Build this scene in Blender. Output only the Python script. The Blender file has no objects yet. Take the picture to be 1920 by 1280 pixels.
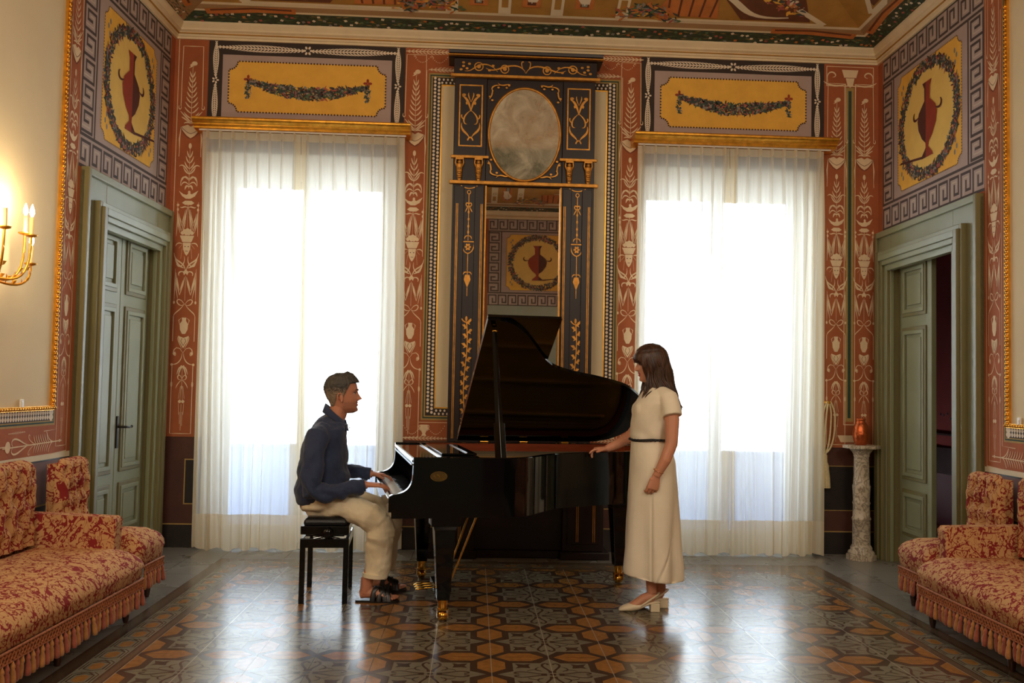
import bpy, math, random
import numpy as np
from mathutils import Vector, Matrix
sc = bpy.context.scene
COL = sc.collection
R = math.radians
# ------------------------------------------------------------------ camera
CAM = np.array([2.5016, -8.2065, 1.40]); FPX = 1790.2
_y, _p, _r = R(3.0474), R(2.6952), R(1.1224)
FW = np.array([math.sin(_y)*math.cos(_p), math.cos(_y)*math.cos(_p), math.sin(_p)])
_rt = np.array([math.cos(_y), -math.sin(_y), 0.0]); _up = np.cross(_rt, FW)
RT = _rt*math.cos(_r)+_up*math.sin(_r); UP = -_rt*math.sin(_r)+_up*math.cos(_r)
cd = bpy.data.cameras.new('camera'); cam = bpy.data.objects.new('camera', cd); COL.objects.link(cam)
cam.matrix_world = Matrix(((RT[0], UP[0], -FW[0], CAM[0]), (RT[1], UP[1], -FW[1], CAM[1]), (RT[2], UP[2], -FW[2], CAM[2]), (0, 0, 0, 1)))
cd.sensor_width = 36; cd.lens = FPX/1920*36; cd.clip_start = .05
sc.camera = cam
# ------------------------------------------------------------------ colour management, sky
sc.view_settings.view_transform = 'Standard'; sc.view_settings.look = 'None'
sc.view_settings.gamma = 1; sc.view_settings.use_curve_mapping = False; sc.view_settings.exposure = 0.0
w = bpy.data.worlds.new('sky'); sc.world = w; w.use_nodes = True
w.node_tree.nodes['Background'].inputs[0].default_value = (0.80, 0.90, 1.0, 1)
w.node_tree.nodes['Background'].inputs[1].default_value = 10.5
# ------------------------------------------------------------------ room constants
SK = 0.040; W = 6.164; H = 4.326; YF = -8.7

def area(name, loc, target, sx, sy, power, col, portal=False):
    l = bpy.data.lights.new(name, 'AREA'); l.shape = 'RECTANGLE'; l.size = sx; l.size_y = sy
    l.energy = power; l.color = col
    if portal: l.cycles.is_portal = True
    o = bpy.data.objects.new(name, l); COL.objects.link(o); o.location = loc
    o.rotation_euler = (Vector(target)-Vector(loc)).to_track_quat('-Z', 'Y').to_euler()
    return o
# daylight portals in the two window openings
area('window_daylight', (1.125, .34, 1.75), (1.125, -3, 1.75), 1.62, 3.4, 1, (1, 1, 1), True)
area('window_daylight', (4.795, .34, 1.75), (4.795, -3, 1.75), 1.62, 3.4, 1, (1, 1, 1), True)
# added warm fill panels for the hall's unseen lamps, kept out of the mirror
for _x in (.85, 5.25):
    area('hall_fill', (_x, -8.1, 3.9), (3.1+(_x-3.1)*.3, -1.2, 1.2), 1.9, 1.5, 84, (1.0, .87, .68))
    area('hall_fill', (3.05+(_x-3.05)*.9, -4.6, 4.5), (3.05+(_x-3.05)*.7, -3.6, 0), .7, .7, 10, (1.0, .84, .62))

# ------------------------------------------------------------------ materials
def srgb(c):
    return tuple(((x/255)/12.92 if x/255 <= .04045 else ((x/255+.055)/1.055)**2.4) for x in c)
_M = {}
def mat(name, c, rough=.6, metal=0.0, var=0.0, vs=5.0, bump=0.0, bs=40.0, spec=.5, coat=0.0, c2=None, sheen=0.0, stretch=None, vthr=None):
    if name in _M: return _M[name]
    m = bpy.data.materials.new(name); m.use_nodes = True; nt = m.node_tree; N = nt.nodes; L = nt.links
    b = N['Principled BSDF']; c = srgb(c)
    b.inputs['Base Color'].default_value = (*c, 1); b.inputs['Roughness'].default_value = rough
    b.inputs['Metallic'].default_value = metal; b.inputs['Specular IOR Level'].default_value = spec
    b.inputs['Coat Weight'].default_value = coat; b.inputs['Coat Roughness'].default_value = .05
    if sheen: b.inputs['Sheen Weight'].default_value = sheen
    tc = N.new('ShaderNodeTexCoord'); out = tc.outputs['Object']
    if stretch:
        mp = N.new('ShaderNodeMapping'); mp.inputs['Scale'].default_value = stretch; L.new(out, mp.inputs[0]); out = mp.outputs[0]
    if var or c2:
        n = N.new('ShaderNodeTexNoise'); n.inputs['Scale'].default_value = vs; n.inputs['Detail'].default_value = 8; n.inputs['Roughness'].default_value = .6
        L.new(out, n.inputs['Vector'])
        r = N.new('ShaderNodeValToRGB'); L.new(n.outputs[0], r.inputs[0]); e = r.color_ramp.elements
        a, d = (vthr if vthr else (.3, .7))
        e[0].position = a; e[1].position = d
        cc = srgb(c2) if c2 else tuple(min(1, x*(1+var)) for x in c)
        lo = c if c2 else tuple(x*(1-var) for x in c)
        e[0].color = (*lo, 1); e[1].color = (*cc, 1)
        L.new(r.outputs[0], b.inputs['Base Color'])
    if bump:
        n = N.new('ShaderNodeTexNoise'); n.inputs['Scale'].default_value = bs; n.inputs['Detail'].default_value = 4
        L.new(out, n.inputs['Vector']); bp = N.new('ShaderNodeBump'); bp.inputs['Strength'].default_value = bump; bp.inputs['Distance'].default_value = .01
        L.new(n.outputs[0], bp.inputs['Height']); L.new(bp.outputs[0], b.inputs['Normal'])
    _M[name] = m; return m
def emis(name, c, s):
    m = bpy.data.materials.new(name); m.use_nodes = True; b = m.node_tree.nodes['Principled BSDF']
    b.inputs['Emission Color'].default_value = (*c, 1); b.inputs['Emission Strength'].default_value = s; b.inputs['Base Color'].default_value = (*c, 1)
    return m

# ------------------------------------------------------------------ mesh builder
class MB:
    def __init__(s): s.v = []; s.f = []; s.m = []; s.s = []
    def add(s, vs, fs, m=0, sm=False, M=None):
        k = len(s.v)
        if M is not None: vs = [tuple(M @ Vector(p)) for p in vs]
        s.v += [tuple(map(float, p)) for p in vs]
        for f in fs: s.f.append([i+k for i in f]); s.m.append(m); s.s.append(sm)
        return s
    def box(s, c, d, m=0, M=None, taper=1.0):
        x, y, z = c; a, b, h = d[0]/2, d[1]/2, d[2]/2; t = taper
        vs = [(x-a*t, y-b*t, z-h), (x+a*t, y-b*t, z-h), (x+a*t, y+b*t, z-h), (x-a*t, y+b*t, z-h), (x-a, y-b, z+h), (x+a, y-b, z+h), (x+a, y+b, z+h), (x-a, y+b, z+h)]
        return s.add(vs, [(0, 3, 2, 1), (4, 5, 6, 7), (0, 1, 5, 4), (1, 2, 6, 5), (2, 3, 7, 6), (3, 0, 4, 7)], m, False, M)
    def bx(s, x0, x1, y0, y1, z0, z1, m=0, M=None):
        return s.box(((x0+x1)/2, (y0+y1)/2, (z0+z1)/2), (abs(x1-x0), abs(y1-y0), abs(z1-z0)), m, M)
    def prism(s, pts, a, b, axis='z', m=0, M=None, sm=False):
        n = len(pts)
        def q(p, t): return (p[0], p[1], t) if axis == 'z' else ((p[0], t, p[1]) if axis == 'y' else (t, p[0], p[1]))
        vs = [q(p, a) for p in pts]+[q(p, b) for p in pts]
        s.add(vs, [list(range(n))[::-1], [i+n for i in range(n)]], m, False, M)
        s.add(vs, [(i, (i+1) % n, (i+1) % n+n, i+n) for i in range(n)], m, sm, M)
        return s
    def lathe(s, prof, c=(0, 0, 0), n=24, m=0, M=None, sm=True, sx=1, sy=1):
        vs = []; fs = []
        for r, z in prof:
            for i in range(n):
                t = 2*math.pi*i/n; vs.append((c[0]+r*math.cos(t)*sx, c[1]+r*math.sin(t)*sy, c[2]+z))
        for j in range(len(prof)-1):
            for i in range(n): fs.append((j*n+i, j*n+(i+1) % n, (j+1)*n+(i+1) % n, (j+1)*n+i))
        s.add(vs, fs, m, sm, M)
        k = len(prof)-1
        s.add(vs, [[i for i in range(n)][::-1], [k*n+i for i in range(n)]], m, False, M)
        return s
    def rings(s, rs, m=0, sm=True, M=None, caps=True, closed=True):
        n = len(rs[0]); vs = [p for r in rs for p in r]; fs = []
        for j in range(len(rs)-1):
            for i in range(n if closed else n-1): fs.append((j*n+i, j*n+(i+1) % n, (j+1)*n+(i+1) % n, (j+1)*n+i))
        s.add(vs, fs, m, sm, M)
        if caps and closed:
            k = len(rs)-1; s.add(vs, [[i for i in range(n)][::-1], [k*n+i for i in range(n)]], m, sm, M)
        return s
    def tube(s, pts, r, m=0, n=8, M=None, sm=True, flat=None, up=None, closed=False):
        """tube along pts; r number or list; flat = list/num ratio of second radius; up = reference for first axis"""
        P = [np.array(p, float) for p in pts]; k = len(P); rr = r if hasattr(r, '__len__') else [r]*k
        ff = flat if hasattr(flat, '__len__') else [flat if flat else 1.0]*k
        rs = []; pu = None
        for i in range(k):
            if closed: t = P[(i+1) % k]-P[i-1]
            else: t = P[min(i+1, k-1)]-P[max(i-1, 0)]
            t = t/(np.linalg.norm(t)+1e-12)
            if up is not None: u = np.array(up, float)
            elif pu is not None: u = pu
            else: u = np.array((0, 0, 1.)) if abs(t[2]) < .9 else np.array((1., 0, 0))
            u = u-t*(u@t); u /= (np.linalg.norm(u)+1e-12); pu = u; w2 = np.cross(t, u)
            rs.append([tuple(P[i]+rr[i]*(math.cos(a)*u+math.sin(a)*w2*ff[i])) for a in [2*math.pi*j/n for j in range(n)]])
        if closed: rs.append(rs[0]); return s.rings(rs, m, sm, M, caps=False)
        return s.rings(rs, m, sm, M)
    def ball(s, c, r, m=0, n=12, M=None, sm=True):
        if not hasattr(r, '__len__'): r = (r, r, r)
        rs = []
        h = max(5, n//2)
        for j in range(h+1):
            p = math.pi*(j+.02)/(h+.04); z = -math.cos(p); q = math.sin(p)
            rs.append([(c[0]+r[0]*q*math.cos(2*math.pi*i/n), c[1]+r[1]*q*math.sin(2*math.pi*i/n), c[2]+r[2]*z) for i in range(n)])
        return s.rings(rs, m, sm, M)
    def grid(s, fn, nu, nv, m=0, sm=True, M=None, u0=0., u1=1., v0=0., v1=1.):
        vs = [fn(u0+(u1-u0)*i/nu, v0+(v1-v0)*j/nv) for j in range(nv+1) for i in range(nu+1)]
        fs = [(j*(nu+1)+i, j*(nu+1)+i+1, (j+1)*(nu+1)+i+1, (j+1)*(nu+1)+i) for j in range(nv) for i in range(nu)]
        return s.add(vs, fs, m, sm, M)
    def mesh(s, name, mats):
        me = bpy.data.meshes.new(name); me.from_pydata(s.v, [], s.f)
        me.polygons.foreach_set('material_index', s.m); me.polygons.foreach_set('use_smooth', s.s)
        for m in mats: me.materials.append(m)
        me.update(); return me
    def build(s, name, mats, parent=None, bevel=0, seg=2, kind=None, label=None, sub=0):
        if not isinstance(mats, (list, tuple)): mats = [mats]
        o = bpy.data.objects.new(name, s.mesh(name, mats)); COL.objects.link(o)
        if parent is not None: o.parent = parent
        if bevel:
            b = o.modifiers.new('bevel', 'BEVEL'); b.width = bevel; b.segments = seg; b.limit_method = 'ANGLE'; b.angle_limit = R(40)
            b.harden_normals = False
        if sub:
            b = o.modifiers.new('sub', 'SUBSURF'); b.levels = sub; b.render_levels = sub
        if kind: o['kind'] = kind
        if label: o['label'] = label
        return o
def thing(name, label, cat, loc=(0, 0, 0), rz=0.0, group=None):
    o = bpy.data.objects.new(name, None); COL.objects.link(o); o.empty_display_size = .1
    o.location = loc; o.rotation_euler = (0, 0, rz); o['label'] = label; o['category'] = cat
    if group: o['group'] = group
    return o
def tag(o, label, cat, group=None, kind=None):
    if label: o['label'] = label
    if cat: o['category'] = cat
    if group: o['group'] = group
    if kind: o['kind'] = kind
    return o
def dup(o, parent=None, loc=None):
    c = o.copy(); COL.objects.link(c)
    if parent is not None: c.parent = parent
    if loc is not None: c.location = loc
    for ch in [x for x in o.children]: dup(ch, c)
    return c
def mx(loc=(0, 0, 0), rz=0, rx=0, ry=0, s=1):
    return Matrix.Translation(loc) @ Matrix.Rotation(rz, 4, 'Z') @ Matrix.Rotation(ry, 4, 'Y') @ Matrix.Rotation(rx, 4, 'X') @ Matrix.Scale(s, 4)
def bez(*P, n=8):
    out = []
    for i in range(n+1):
        t = i/n; Q = [np.array(p, float) for p in P]
        while len(Q) > 1: Q = [Q[k]*(1-t)+Q[k+1]*t for k in range(len(Q)-1)]
        out.append(tuple(Q[0]))
    return out
def spline(P, n=6):
    P = [np.array(p, float) for p in P]; out = []
    for i in range(len(P)-1):
        p0 = P[max(i-1, 0)]; p1 = P[i]; p2 = P[i+1]; p3 = P[min(i+2, len(P)-1)]
        for k in range(n):
            t = k/n; out.append(tuple(.5*((2*p1)+(-p0+p2)*t+(2*p0-5*p1+4*p2-p3)*t*t+(-p0+3*p1-3*p2+p3)*t**3)))
    out.append(tuple(P[-1])); return out
def lerp(x, xs, ys): return float(np.interp(x, xs, ys))
# ------------------------------------------------------------------ painted decoration (2-D shapes lying on a wall, floor or ceiling surface)
def spoly(pts, w, tp='c'):
    """outline of a brush stroke; tp c=constant, t=tapered both ends, e=taper to the end"""
    P = [np.array(p, float) for p in pts]; k = len(P); A = []; B = []
    for i in range(k):
        t = P[min(i+1, k-1)]-P[max(i-1, 0)]; t = t/(np.linalg.norm(t)+1e-9); n = np.array((-t[1], t[0]))
        f = i/(k-1)
        q = w/2*(1 if tp == 'c' else (max(.12, math.sin(math.pi*(.08+.84*f))) if tp == 't' else max(.1, 1-f)))
        A.append(P[i]+n*q); B.append(P[i]-n*q)
    return A, B
class Art:
    def __init__(s, o, ex, ez, n, step=.0007):
        s.o = np.array(o, float); s.ex = np.array(ex, float); s.ez = np.array(ez, float); s.n = np.array(n, float)
        s.mb = MB(); s.step = step; s.T = None; s.flip = (np.cross(s.ex, s.ez) @ s.n) < 0
        s.cnt = 0
    def p3(s, p, l):
        x, z = p
        if s.T: a, b, c, d, e, f = s.T; x, z = a*x+b*z+e, c*x+d*z+f
        return tuple(s.o+s.ex*x+s.ez*z+s.n*((l+.06*(s.cnt % 13))*s.step))
    def poly(s, pts, m, l=1):
        s.cnt += 1
        v = [s.p3(p, l) for p in pts]
        s.mb.add(v, [list(range(len(v)))[::-1] if s.flip else list(range(len(v)))], m)
    def rect(s, x0, x1, z0, z1, m, l=1): s.poly([(x0, z0), (x1, z0), (x1, z1), (x0, z1)], m, l)
    def frame(s, x0, x1, z0, z1, w, m, l=1):
        s.rect(x0, x1, z0, z0+w, m, l); s.rect(x0, x1, z1-w, z1, m, l); s.rect(x0, x0+w, z0+w, z1-w, m, l); s.rect(x1-w, x1, z0+w, z1-w, m, l)
    def stroke(s, pts, w, m, l=1, tp='c'):
        A, B = spoly(pts, w, tp); k = len(A); s.cnt += 1
        v = [s.p3(p, l) for p in A]+[s.p3(p, l) for p in B]
        s.mb.add(v, [(i, i+1, i+1+k, i+k) if s.flip else (i+k, i+1+k, i+1, i) for i in range(k-1)], m)
    def ell(s, x, z, rx, rz, m, l=1, n=12, rot=0):
        c, q = math.cos(rot), math.sin(rot)
        s.poly([(x+rx*math.cos(a)*c-rz*math.sin(a)*q, z+rx*math.cos(a)*q+rz*math.sin(a)*c) for a in [2*math.pi*i/n for i in range(n)]], m, l)
    def ring(s, x, z, rx, rz, w, m, l=1, n=40):
        s.stroke([(x+rx*math.cos(2*math.pi*i/n), z+rz*math.sin(2*math.pi*i/n)) for i in range(n+1)], w, m, l)
    def place(s, motif, x, z, sx, sz=None, rot=0):
        sz = sx if sz is None else sz; c, q = math.cos(rot), math.sin(rot)
        old = s.T; s.T = (sx*c, -sz*q, sx*q, sz*c, x, z)
        for f, a in motif: getattr(s, f)(*a)
        s.T = old
class Rec:   # records shapes for re-use
    def __init__(s): s.L = []
    def __getattr__(s, k):
        def f(*a): s.L.append((k, a))
        return f
    def both(s, pts, w, m, l=1, tp='t'):
        s.L.append(('stroke', (pts, w, m, l, tp))); s.L.append(('stroke', ([(-x, z) for x, z in pts], w, m, l, tp)))
    def bpoly(s, pts, m, l=1):
        s.L.append(('poly', (pts, m, l))); s.L.append(('poly', ([(-x, z) for x, z in pts][::-1], m, l)))
def leafstem(g, y0, y1, n, L0, L1, w, m, l, up=1, stem=4, curl=.5):
    """stem from y0 (top) down to y1 with n pairs of leaves growing longer towards y1"""
    g.stroke([(0, y0), (0, (y0+y1)/2), (0, y1)], stem, m, l, 't')
    for i in range(n):
        f = i/max(1, n-1); y = y0+(y1-y0)*(.12+.86*f); L = L0+(L1-L0)*f
        d = 1 if y1 < y0 else -1
        g.both(bez((0, y), (L*curl, y-d*up*L*.15), (L, y+d*up*L*.75), n=5), w, m, l, 't')
def grotesque(c, l=3, drop=3):
    """tall arabesque panel; units 1/361 m, z measured downwards as negative; x centred"""
    g = Rec(); D = 9   # index of the darker drop line colour
    def Y(y): return -y
    def sw(pts, w, tp='t', ll=l): g.both([(x, -y) for x, y in pts], w, c, ll, tp)
    def st(pts, w, tp='t'): g.stroke([(x, -y) for x, y in pts], w, c, l, tp)
    def el(x, y, a, b, cc=None, ll=l): g.ell(x, -y, a, b, c if cc is None else cc, ll)
    def po(pts, cc=None, ll=l): g.poly([(x, -y) for x, y in pts], c if cc is None else cc, ll)
    sw([(0, 10), (31, 10), (32, 80), (33, 198)], 2.2, 'c'); sw(bez((33, 196), (28, 212), (40, 212), (42, 203), (38, 196)), 3)
    el(5, 64, 9, 7); el(-4, 70, 5, 5); st([(-12, 78), (-4, 74), (5, 64)], 4); st([(3, 70), (0, 80)], 4)
    g.stroke([(0, -78), (0, -250)], 6, c, l, 't')
    for i in range(9):
        y = 98+i*16; L = 8+i*1.9; sw(bez((0, y+10), (L*.55, y+6), (L, y-9)), 4.2)
    sw(bez((0, 248), (12, 238), (34, 214)), 4.5); sw(bez((0, 252), (22, 236), (30, 232)), 4)
    sw(bez((0, 252), (14, 246), (22, 252)), 4)
    # draped urn
    po([(-30, 263), (-10, 256), (0, 262), (10, 256), (30, 263), (26, 274), (12, 290), (0, 298), (-12, 290), (-26, 274)])
    g.both(bez((30, -266), (22, -292), (0, -300), n=6), 2, drop, l+1, 'c'); g.both(bez((30, -262), (16, -280), (0, -284), n=6), 1.5, drop, l+1, 'c')
    sw([(30, 262), (34, 300), (33, 340)], 4.5); sw([(33, 335), (34, 356)], 7, 't')
    # palm
    el(0, 322, 5, 9); g.stroke([(0, -325), (0, -455)], 5, c, l, 't')
    for i in range(6):
        y = 350+i*17; L = 9+i*3.6; sw(bez((0, y+9), (L*.6, y+4), (L*.95, y-13)) if i < 4 else bez((0, y+8), (L*.6, y-10), (L*.9, y+12)), 4)
    sw(bez((0, 410), (18, 372), (32, 386)), 4); sw(bez((0, 430), (24, 402), (26, 446)), 4); sw(bez((0, 450), (8, 440), (12, 458)), 6)
    # bird
    po([(-30, 462), (-16, 472), (-6, 474), (2, 468), (10, 472), (30, 460), (20, 478), (6, 486), (-8, 486), (-20, 478)]); el(2, 466, 4, 5)
    # dish
    po([(-19, 499), (-10, 492), (10, 492), (19, 499), (10, 505), (-10, 505)]); st([(0, 505), (0, 515)], 6)
    # canopy with draped cloths
    sw([(32, 496), (31, 560), (33, 602)], 3.4); el(31, 506, 4, 4); el(-31, 506, 4, 4); el(31, 520, 3, 5); el(-31, 520, 3, 5)
    sw(bez((0, 514), (12, 506), (18, 518), (24, 512)), 4)
    sw([(2, 514), (8, 545), (17, 584)], 4.5); sw([(7, 520), (13, 548), (18, 572)], 3); sw([(31, 528), (27, 556), (19, 586)], 4.5); sw([(27, 532), (23, 552), (19, 570)], 3); sw([(5, 540), (9, 570), (15, 592)], 3); sw([(30, 545), (27, 572), (22, 592)], 3)
    sw([(12, 540), (18, 560), (27, 535)], 2); st([(0, 512), (0, 596)], 3)
    # basket and mask
    for x, y in ((-14, 592), (-7, 586), (1, 583), (8, 586), (15, 592), (-3, 593), (5, 593)): el(x, y, 6, 6)
    po([(-22, 600), (22, 600), (14, 620), (-14, 620)]); po([(-12, 622), (12, 622), (11, 642), (5, 656), (0, 662), (-5, 656), (-11, 642)])
    el(-5, 634, 2, 1.5, drop, l+1); el(5, 634, 2, 1.5, drop, l+1); g.stroke([(-4, -648), (4, -648)], 1.5, drop, l+1, 'c')
    sw(bez((12, 626), (30, 618), (34, 634)), 3.5); sw([(14, 640), (17, 672)], 3); sw([(14, 628), (24, 640)], 3)
    # scrolls
    sw(bez((0, 712), (6, 672), (34, 690), (38, 654)), 4.5); sw(bez((6, 700), (28, 694), (34, 670)), 6); sw(bez((6, 664), (0, 690), (22, 706), (30, 688)), 3.5)
    sw(bez((0, 716), (16, 704), (26, 716), (20, 724)), 4); po([(-9, 712), (0, 704), (9, 712), (5, 722), (0, 716), (-5, 722)])
    # second canopy
    sw([(32, 702), (32, 750), (33, 800)], 3); sw([(3, 728), (8, 752), (16, 782)], 4.5); sw([(30, 714), (26, 748), (17, 784)], 4.5); sw([(8, 738), (12, 756), (16, 770)], 3); sw([(26, 730), (22, 752), (18, 768)], 3); sw([(30, 735), (28, 765), (22, 795)], 3); el(33, 806, 3, 5); el(-33, 806, 3, 5)
    g.stroke([(0, -724), (0, -800)], 4, c, l, 't')
    # ribbon
    sw(bez((0, 812), (14, 786), (34, 792), (30, 812), (10, 822), (2, 812)), 3.4); sw(bez((2, 812), (16, 834), (32, 836), (33, 850)), 3)
    sw([(33, 848), (33, 925)], 2, 'c')
    # vase
    po([(-7, 852), (7, 852), (6, 862), (13, 872), (12, 888), (5, 902), (-5, 902), (-12, 888), (-13, 872), (-6, 862)]); sw([(9, 854), (16, 860), (13, 874)], 2.5)
    po([(-16, 908), (0, 914), (16, 908), (12, 926), (4, 940), (0, 946), (-4, 940), (-12, 926)]); g.both([(4, -916), (8, -924), (0, -938)], 1.5, drop, l+1, 'c')
    sw(bez((14, 908), (22, 914), (12, 930), (4, 948)), 2.5)
    # C scrolls
    sw(bez((0, 960), (8, 936), (38, 930), (38, 968), (24, 984), (16, 966), (24, 956)), 3); sw(bez((2, 960), (2, 986), (20, 1000), (36, 994)), 3)
    el(27, 962, 4, 5); el(-27, 962, 4, 5); el(33, 996, 4, 4); el(-33, 996, 4, 4)
    sw([(32, 996), (32, 1100), (32, 1205), (0, 1205)], 2.2, 'c'); el(32, 1056, 3, 9); el(-32, 1056, 3, 9)
    # plant and bow
    for L, y in ((16, 1016), (12, 1024), (7, 1008)): sw(bez((0, 1004), (L*.7, y-18), (L, y+10)), 4)
    sw(bez((0, 1040), (6, 1018), (20, 1026), (16, 1046), (2, 1042)), 3); sw(bez((0, 1042), (14, 1052), (18, 1068)), 2.5); st([(0, 1000), (0, 1070)], 4)
    # tassels
    for x, y0, y1 in ((-9, 1062, 1100), (-4, 1060, 1112), (4, 1060, 1112), (9, 1062, 1100)): st([(x*.4, y0), (x, y1)], 4)
    el(-5, 1108, 5, 5); el(5, 1108, 5, 5)
    for x, y0, y1 in ((-8, 1114, 1148), (0, 1116, 1166), (8, 1114, 1148), (-4, 1140, 1176), (4, 1140, 1182), (0, 1166, 1196)): st([(x, y0), (x*.8, y1)], 4.5)
    return g.L
def meander(art, x0, z0, x1, z1, wdt, n, md, ml, l):
    """greek key between two points, band of width wdt to the left of the direction"""
    dx, dz = x1-x0, z1-z0; L = math.hypot(dx, dz); ux, uz = dx/L, dz/L; nx, nz = -uz, ux; u = L/n
    def q(a, b): return (x0+ux*a+nx*b, z0+uz*a+nz*b)
    t = u*.12; h = wdt
    art.stroke([q(0, t*.5), q(L, t*.5)], t, md, l); art.stroke([q(0, h-t*.5), q(L, h-t*.5)], t, md, l)
    for i in range(n):
        a = i*u
        P = [(.10, 0), (.10, .78), (.86, .78), (.86, .24), (.50, .24), (.50, .52)]
        for j in range(5):
            p, r = P[j], P[j+1]; ex = .06
            d = (np.array(r)-np.array(p)); d = d/np.linalg.norm(d)*ex
            art.stroke([q(a+u*(p[0]-d[0]*(j > 0)), h*(p[1]-d[1]*(j > 0)*.7)), q(a+u*(r[0]+d[0]), h*(r[1]+d[1]*.7))], t, md, l)
        P = [(.30, .10), (.30, .64), (.68, .64), (.68, .40)]
        for j in range(3): art.stroke([q(a+u*P[j][0], h*P[j][1]), q(a+u*P[j+1][0], h*P[j+1][1])], t*.55, ml, l)
def notched(x0, x1, z0, z1, r):
    pts = []
    for cx, cz, a0 in ((x0, z0, 90), (x1, z0, 180), (x1, z1, 270), (x0, z1, 0)):
        for k in range(7):
            a = R(a0-k*15) if False else R(a0-15*k)
            pts.append((cx+r*math.cos(a), cz+r*math.sin(a)))
    # ordering fix: for each corner go from one side to the next, counter-clockwise overall
    out = []
    for cx, cz, sx, sz, rev in ((x0, z0, 1, 1, False), (x1, z0, -1, 1, True), (x1, z1, -1, -1, False), (x0, z1, 1, -1, True)):
        arc = [(cx+sx*r*math.sin(R(15*k)), cz+sz*r*math.cos(R(15*k))) for k in range(7)]
        if rev: arc = arc[::-1]
        out += arc
    return out
def feather(art, x0, z0, x1, z1, n, w, m, l, sgn=1):
    """row of slanted laurel leaves"""
    dx, dz = x1-x0, z1-z0; L = math.hypot(dx, dz); ux, uz = dx/L, dz/L; nx, nz = -uz, ux
    art.stroke([(x0, z0), (x1, z1)], w*.16, m, l)
    for i in range(n):
        f = (i+.5)/n; a = L*f; q = w*(.35+.65*math.sin(math.pi*min(1, f*1.15)))
        for s in (1, -1):
            p = (x0+ux*a, z0+uz*a); e = (p[0]+ux*sgn*q*.9+nx*s*q*.5, p[1]+uz*sgn*q*.9+nz*s*q*.5)
            c = (p[0]+ux*sgn*q*.25+nx*s*q*.42, p[1]+uz*sgn*q*.25+nz*s*q*.42)
            art.stroke(bez(p, c, e, n=3), w*.17, m, l, 't')
def dashes(art, pts, d, m, l, sz):
    P = [np.array(p) for p in pts]
    for i in range(len(P)):
        a, b = P[i], P[(i+1) % len(P)]; L = np.linalg.norm(b-a); n = max(1, int(L/d))
        for k in range(n):
            q = a+(b-a)*(k+.5)/n; art.ell(q[0], q[1], sz, sz, m, l, 6)
def garlandblob(art, f, n, mats, l, s, seed, sp):
    rnd = random.Random(seed)
    for i in range(n):
        t = rnd.random(); x, z, wd = f(t)
        a = rnd.uniform(0, 6.28); r = wd*math.sqrt(rnd.random())
        px, pz = x+r*math.cos(a)*sp, z+r*math.sin(a)
        m = rnd.choice(mats); e = s*rnd.uniform(.6, 1.3)
        if rnd.random() < .35: art.ell(px, pz, e*.55, e*.5, m, l+rnd.randint(0, 2), 6)
        else:
            b = rnd.uniform(0, 6.28); art.stroke([(px-e*math.cos(b), pz-e*math.sin(b)), (px, pz), (px+e*math.cos(b), pz+e*math.sin(b))], e*.6, m, l+rnd.randint(0, 2), 't')
# ------------------------------------------------------------------ materials of the room
m_red = mat('red_wall_paint', (172, 94, 54), .85, var=.16, vs=3.5, bump=.15, bs=30)
m_pink = mat('pale_ornament_paint', (238, 210, 170), .85, var=.06, vs=20)
m_blk = mat('black_brown_wall_paint', (62, 50, 44), .8, var=.1, vs=6)
m_drop = mat('ornament_shadow_paint', (118, 64, 46), .85)
m_yel = mat('yellow_wall_paint', (250, 190, 78), .8, var=.1, vs=7)
m_lav = mat('lavender_grey_wall_paint', (186, 164, 156), .85, var=.07, vs=5)
m_dot = mat('dark_dot_paint', (78, 48, 36), .8)
m_grn = mat('dark_green_line_paint', (48, 74, 62), .8)
m_oli = mat('olive_line_paint', (176, 144, 82), .8, var=.1, vs=14)
m_gold = mat('gilded_wood', (232, 168, 62), .34, metal=.9, var=.25, vs=18, bump=.1, bs=60)
m_field = mat('cream_wall_paint', (232, 212, 172), .85, var=.025, vs=2.5, bump=.08, bs=12)
m_fol = mat('dark_foliage_paint', (74, 82, 78), .85)
m_ros = mat('rose_paint', (182, 96, 86), .85)
m_fol2 = mat('pale_foliage_paint', (150, 142, 134), .85)
m_vas = mat('red_vase_paint', (160, 60, 38), .8, var=.1, vs=9)
m_vasd = mat('dark_vase_paint', (92, 42, 34), .8)
m_yel2 = mat('pale_yellow_paint', (246, 206, 112), .8, var=.06, vs=6)
m_mred = mat('dark_red_marble_paint', (92, 52, 38), .6, var=.35, vs=4, c2=(70, 38, 30))
m_mblk = mat('black_marble_paint', (40, 32, 30), .5, var=.3, vs=6)
m_keyd = mat('dark_key_paint', (82, 70, 68), .8)
m_keyl = mat('pale_key_paint', (204, 188, 172), .8)
m_leaf = mat('white_leaf_paint', (246, 228, 202), .8)
m_plum = mat('plum_dado_paint', (128, 100, 98), .75, var=.15, vs=3)
m_cream = mat('cream_plaster', (236, 220, 188), .85, var=.06, vs=5)
m_gar = mat('dark_green_garland_paint', (66, 76, 54), .85, var=.5, vs=26, stretch=(1, 3, 3))
m_och = mat('ochre_paint', (182, 134, 62), .85, var=.15, vs=5)
m_tan = mat('tan_paint', (176, 140, 98), .85, var=.08, vs=4)
m_ora = mat('orange_paint', (206, 124, 62), .85, var=.15, vs=8)
m_brn = mat('brown_paint', (112, 66, 42), .85, var=.2, vs=7)
m_sky = mat('pale_blue_grey_paint', (158, 164, 150), .85, var=.2, vs=5)
m_grn2 = mat('green_paint', (96, 122, 84), .85)
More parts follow.
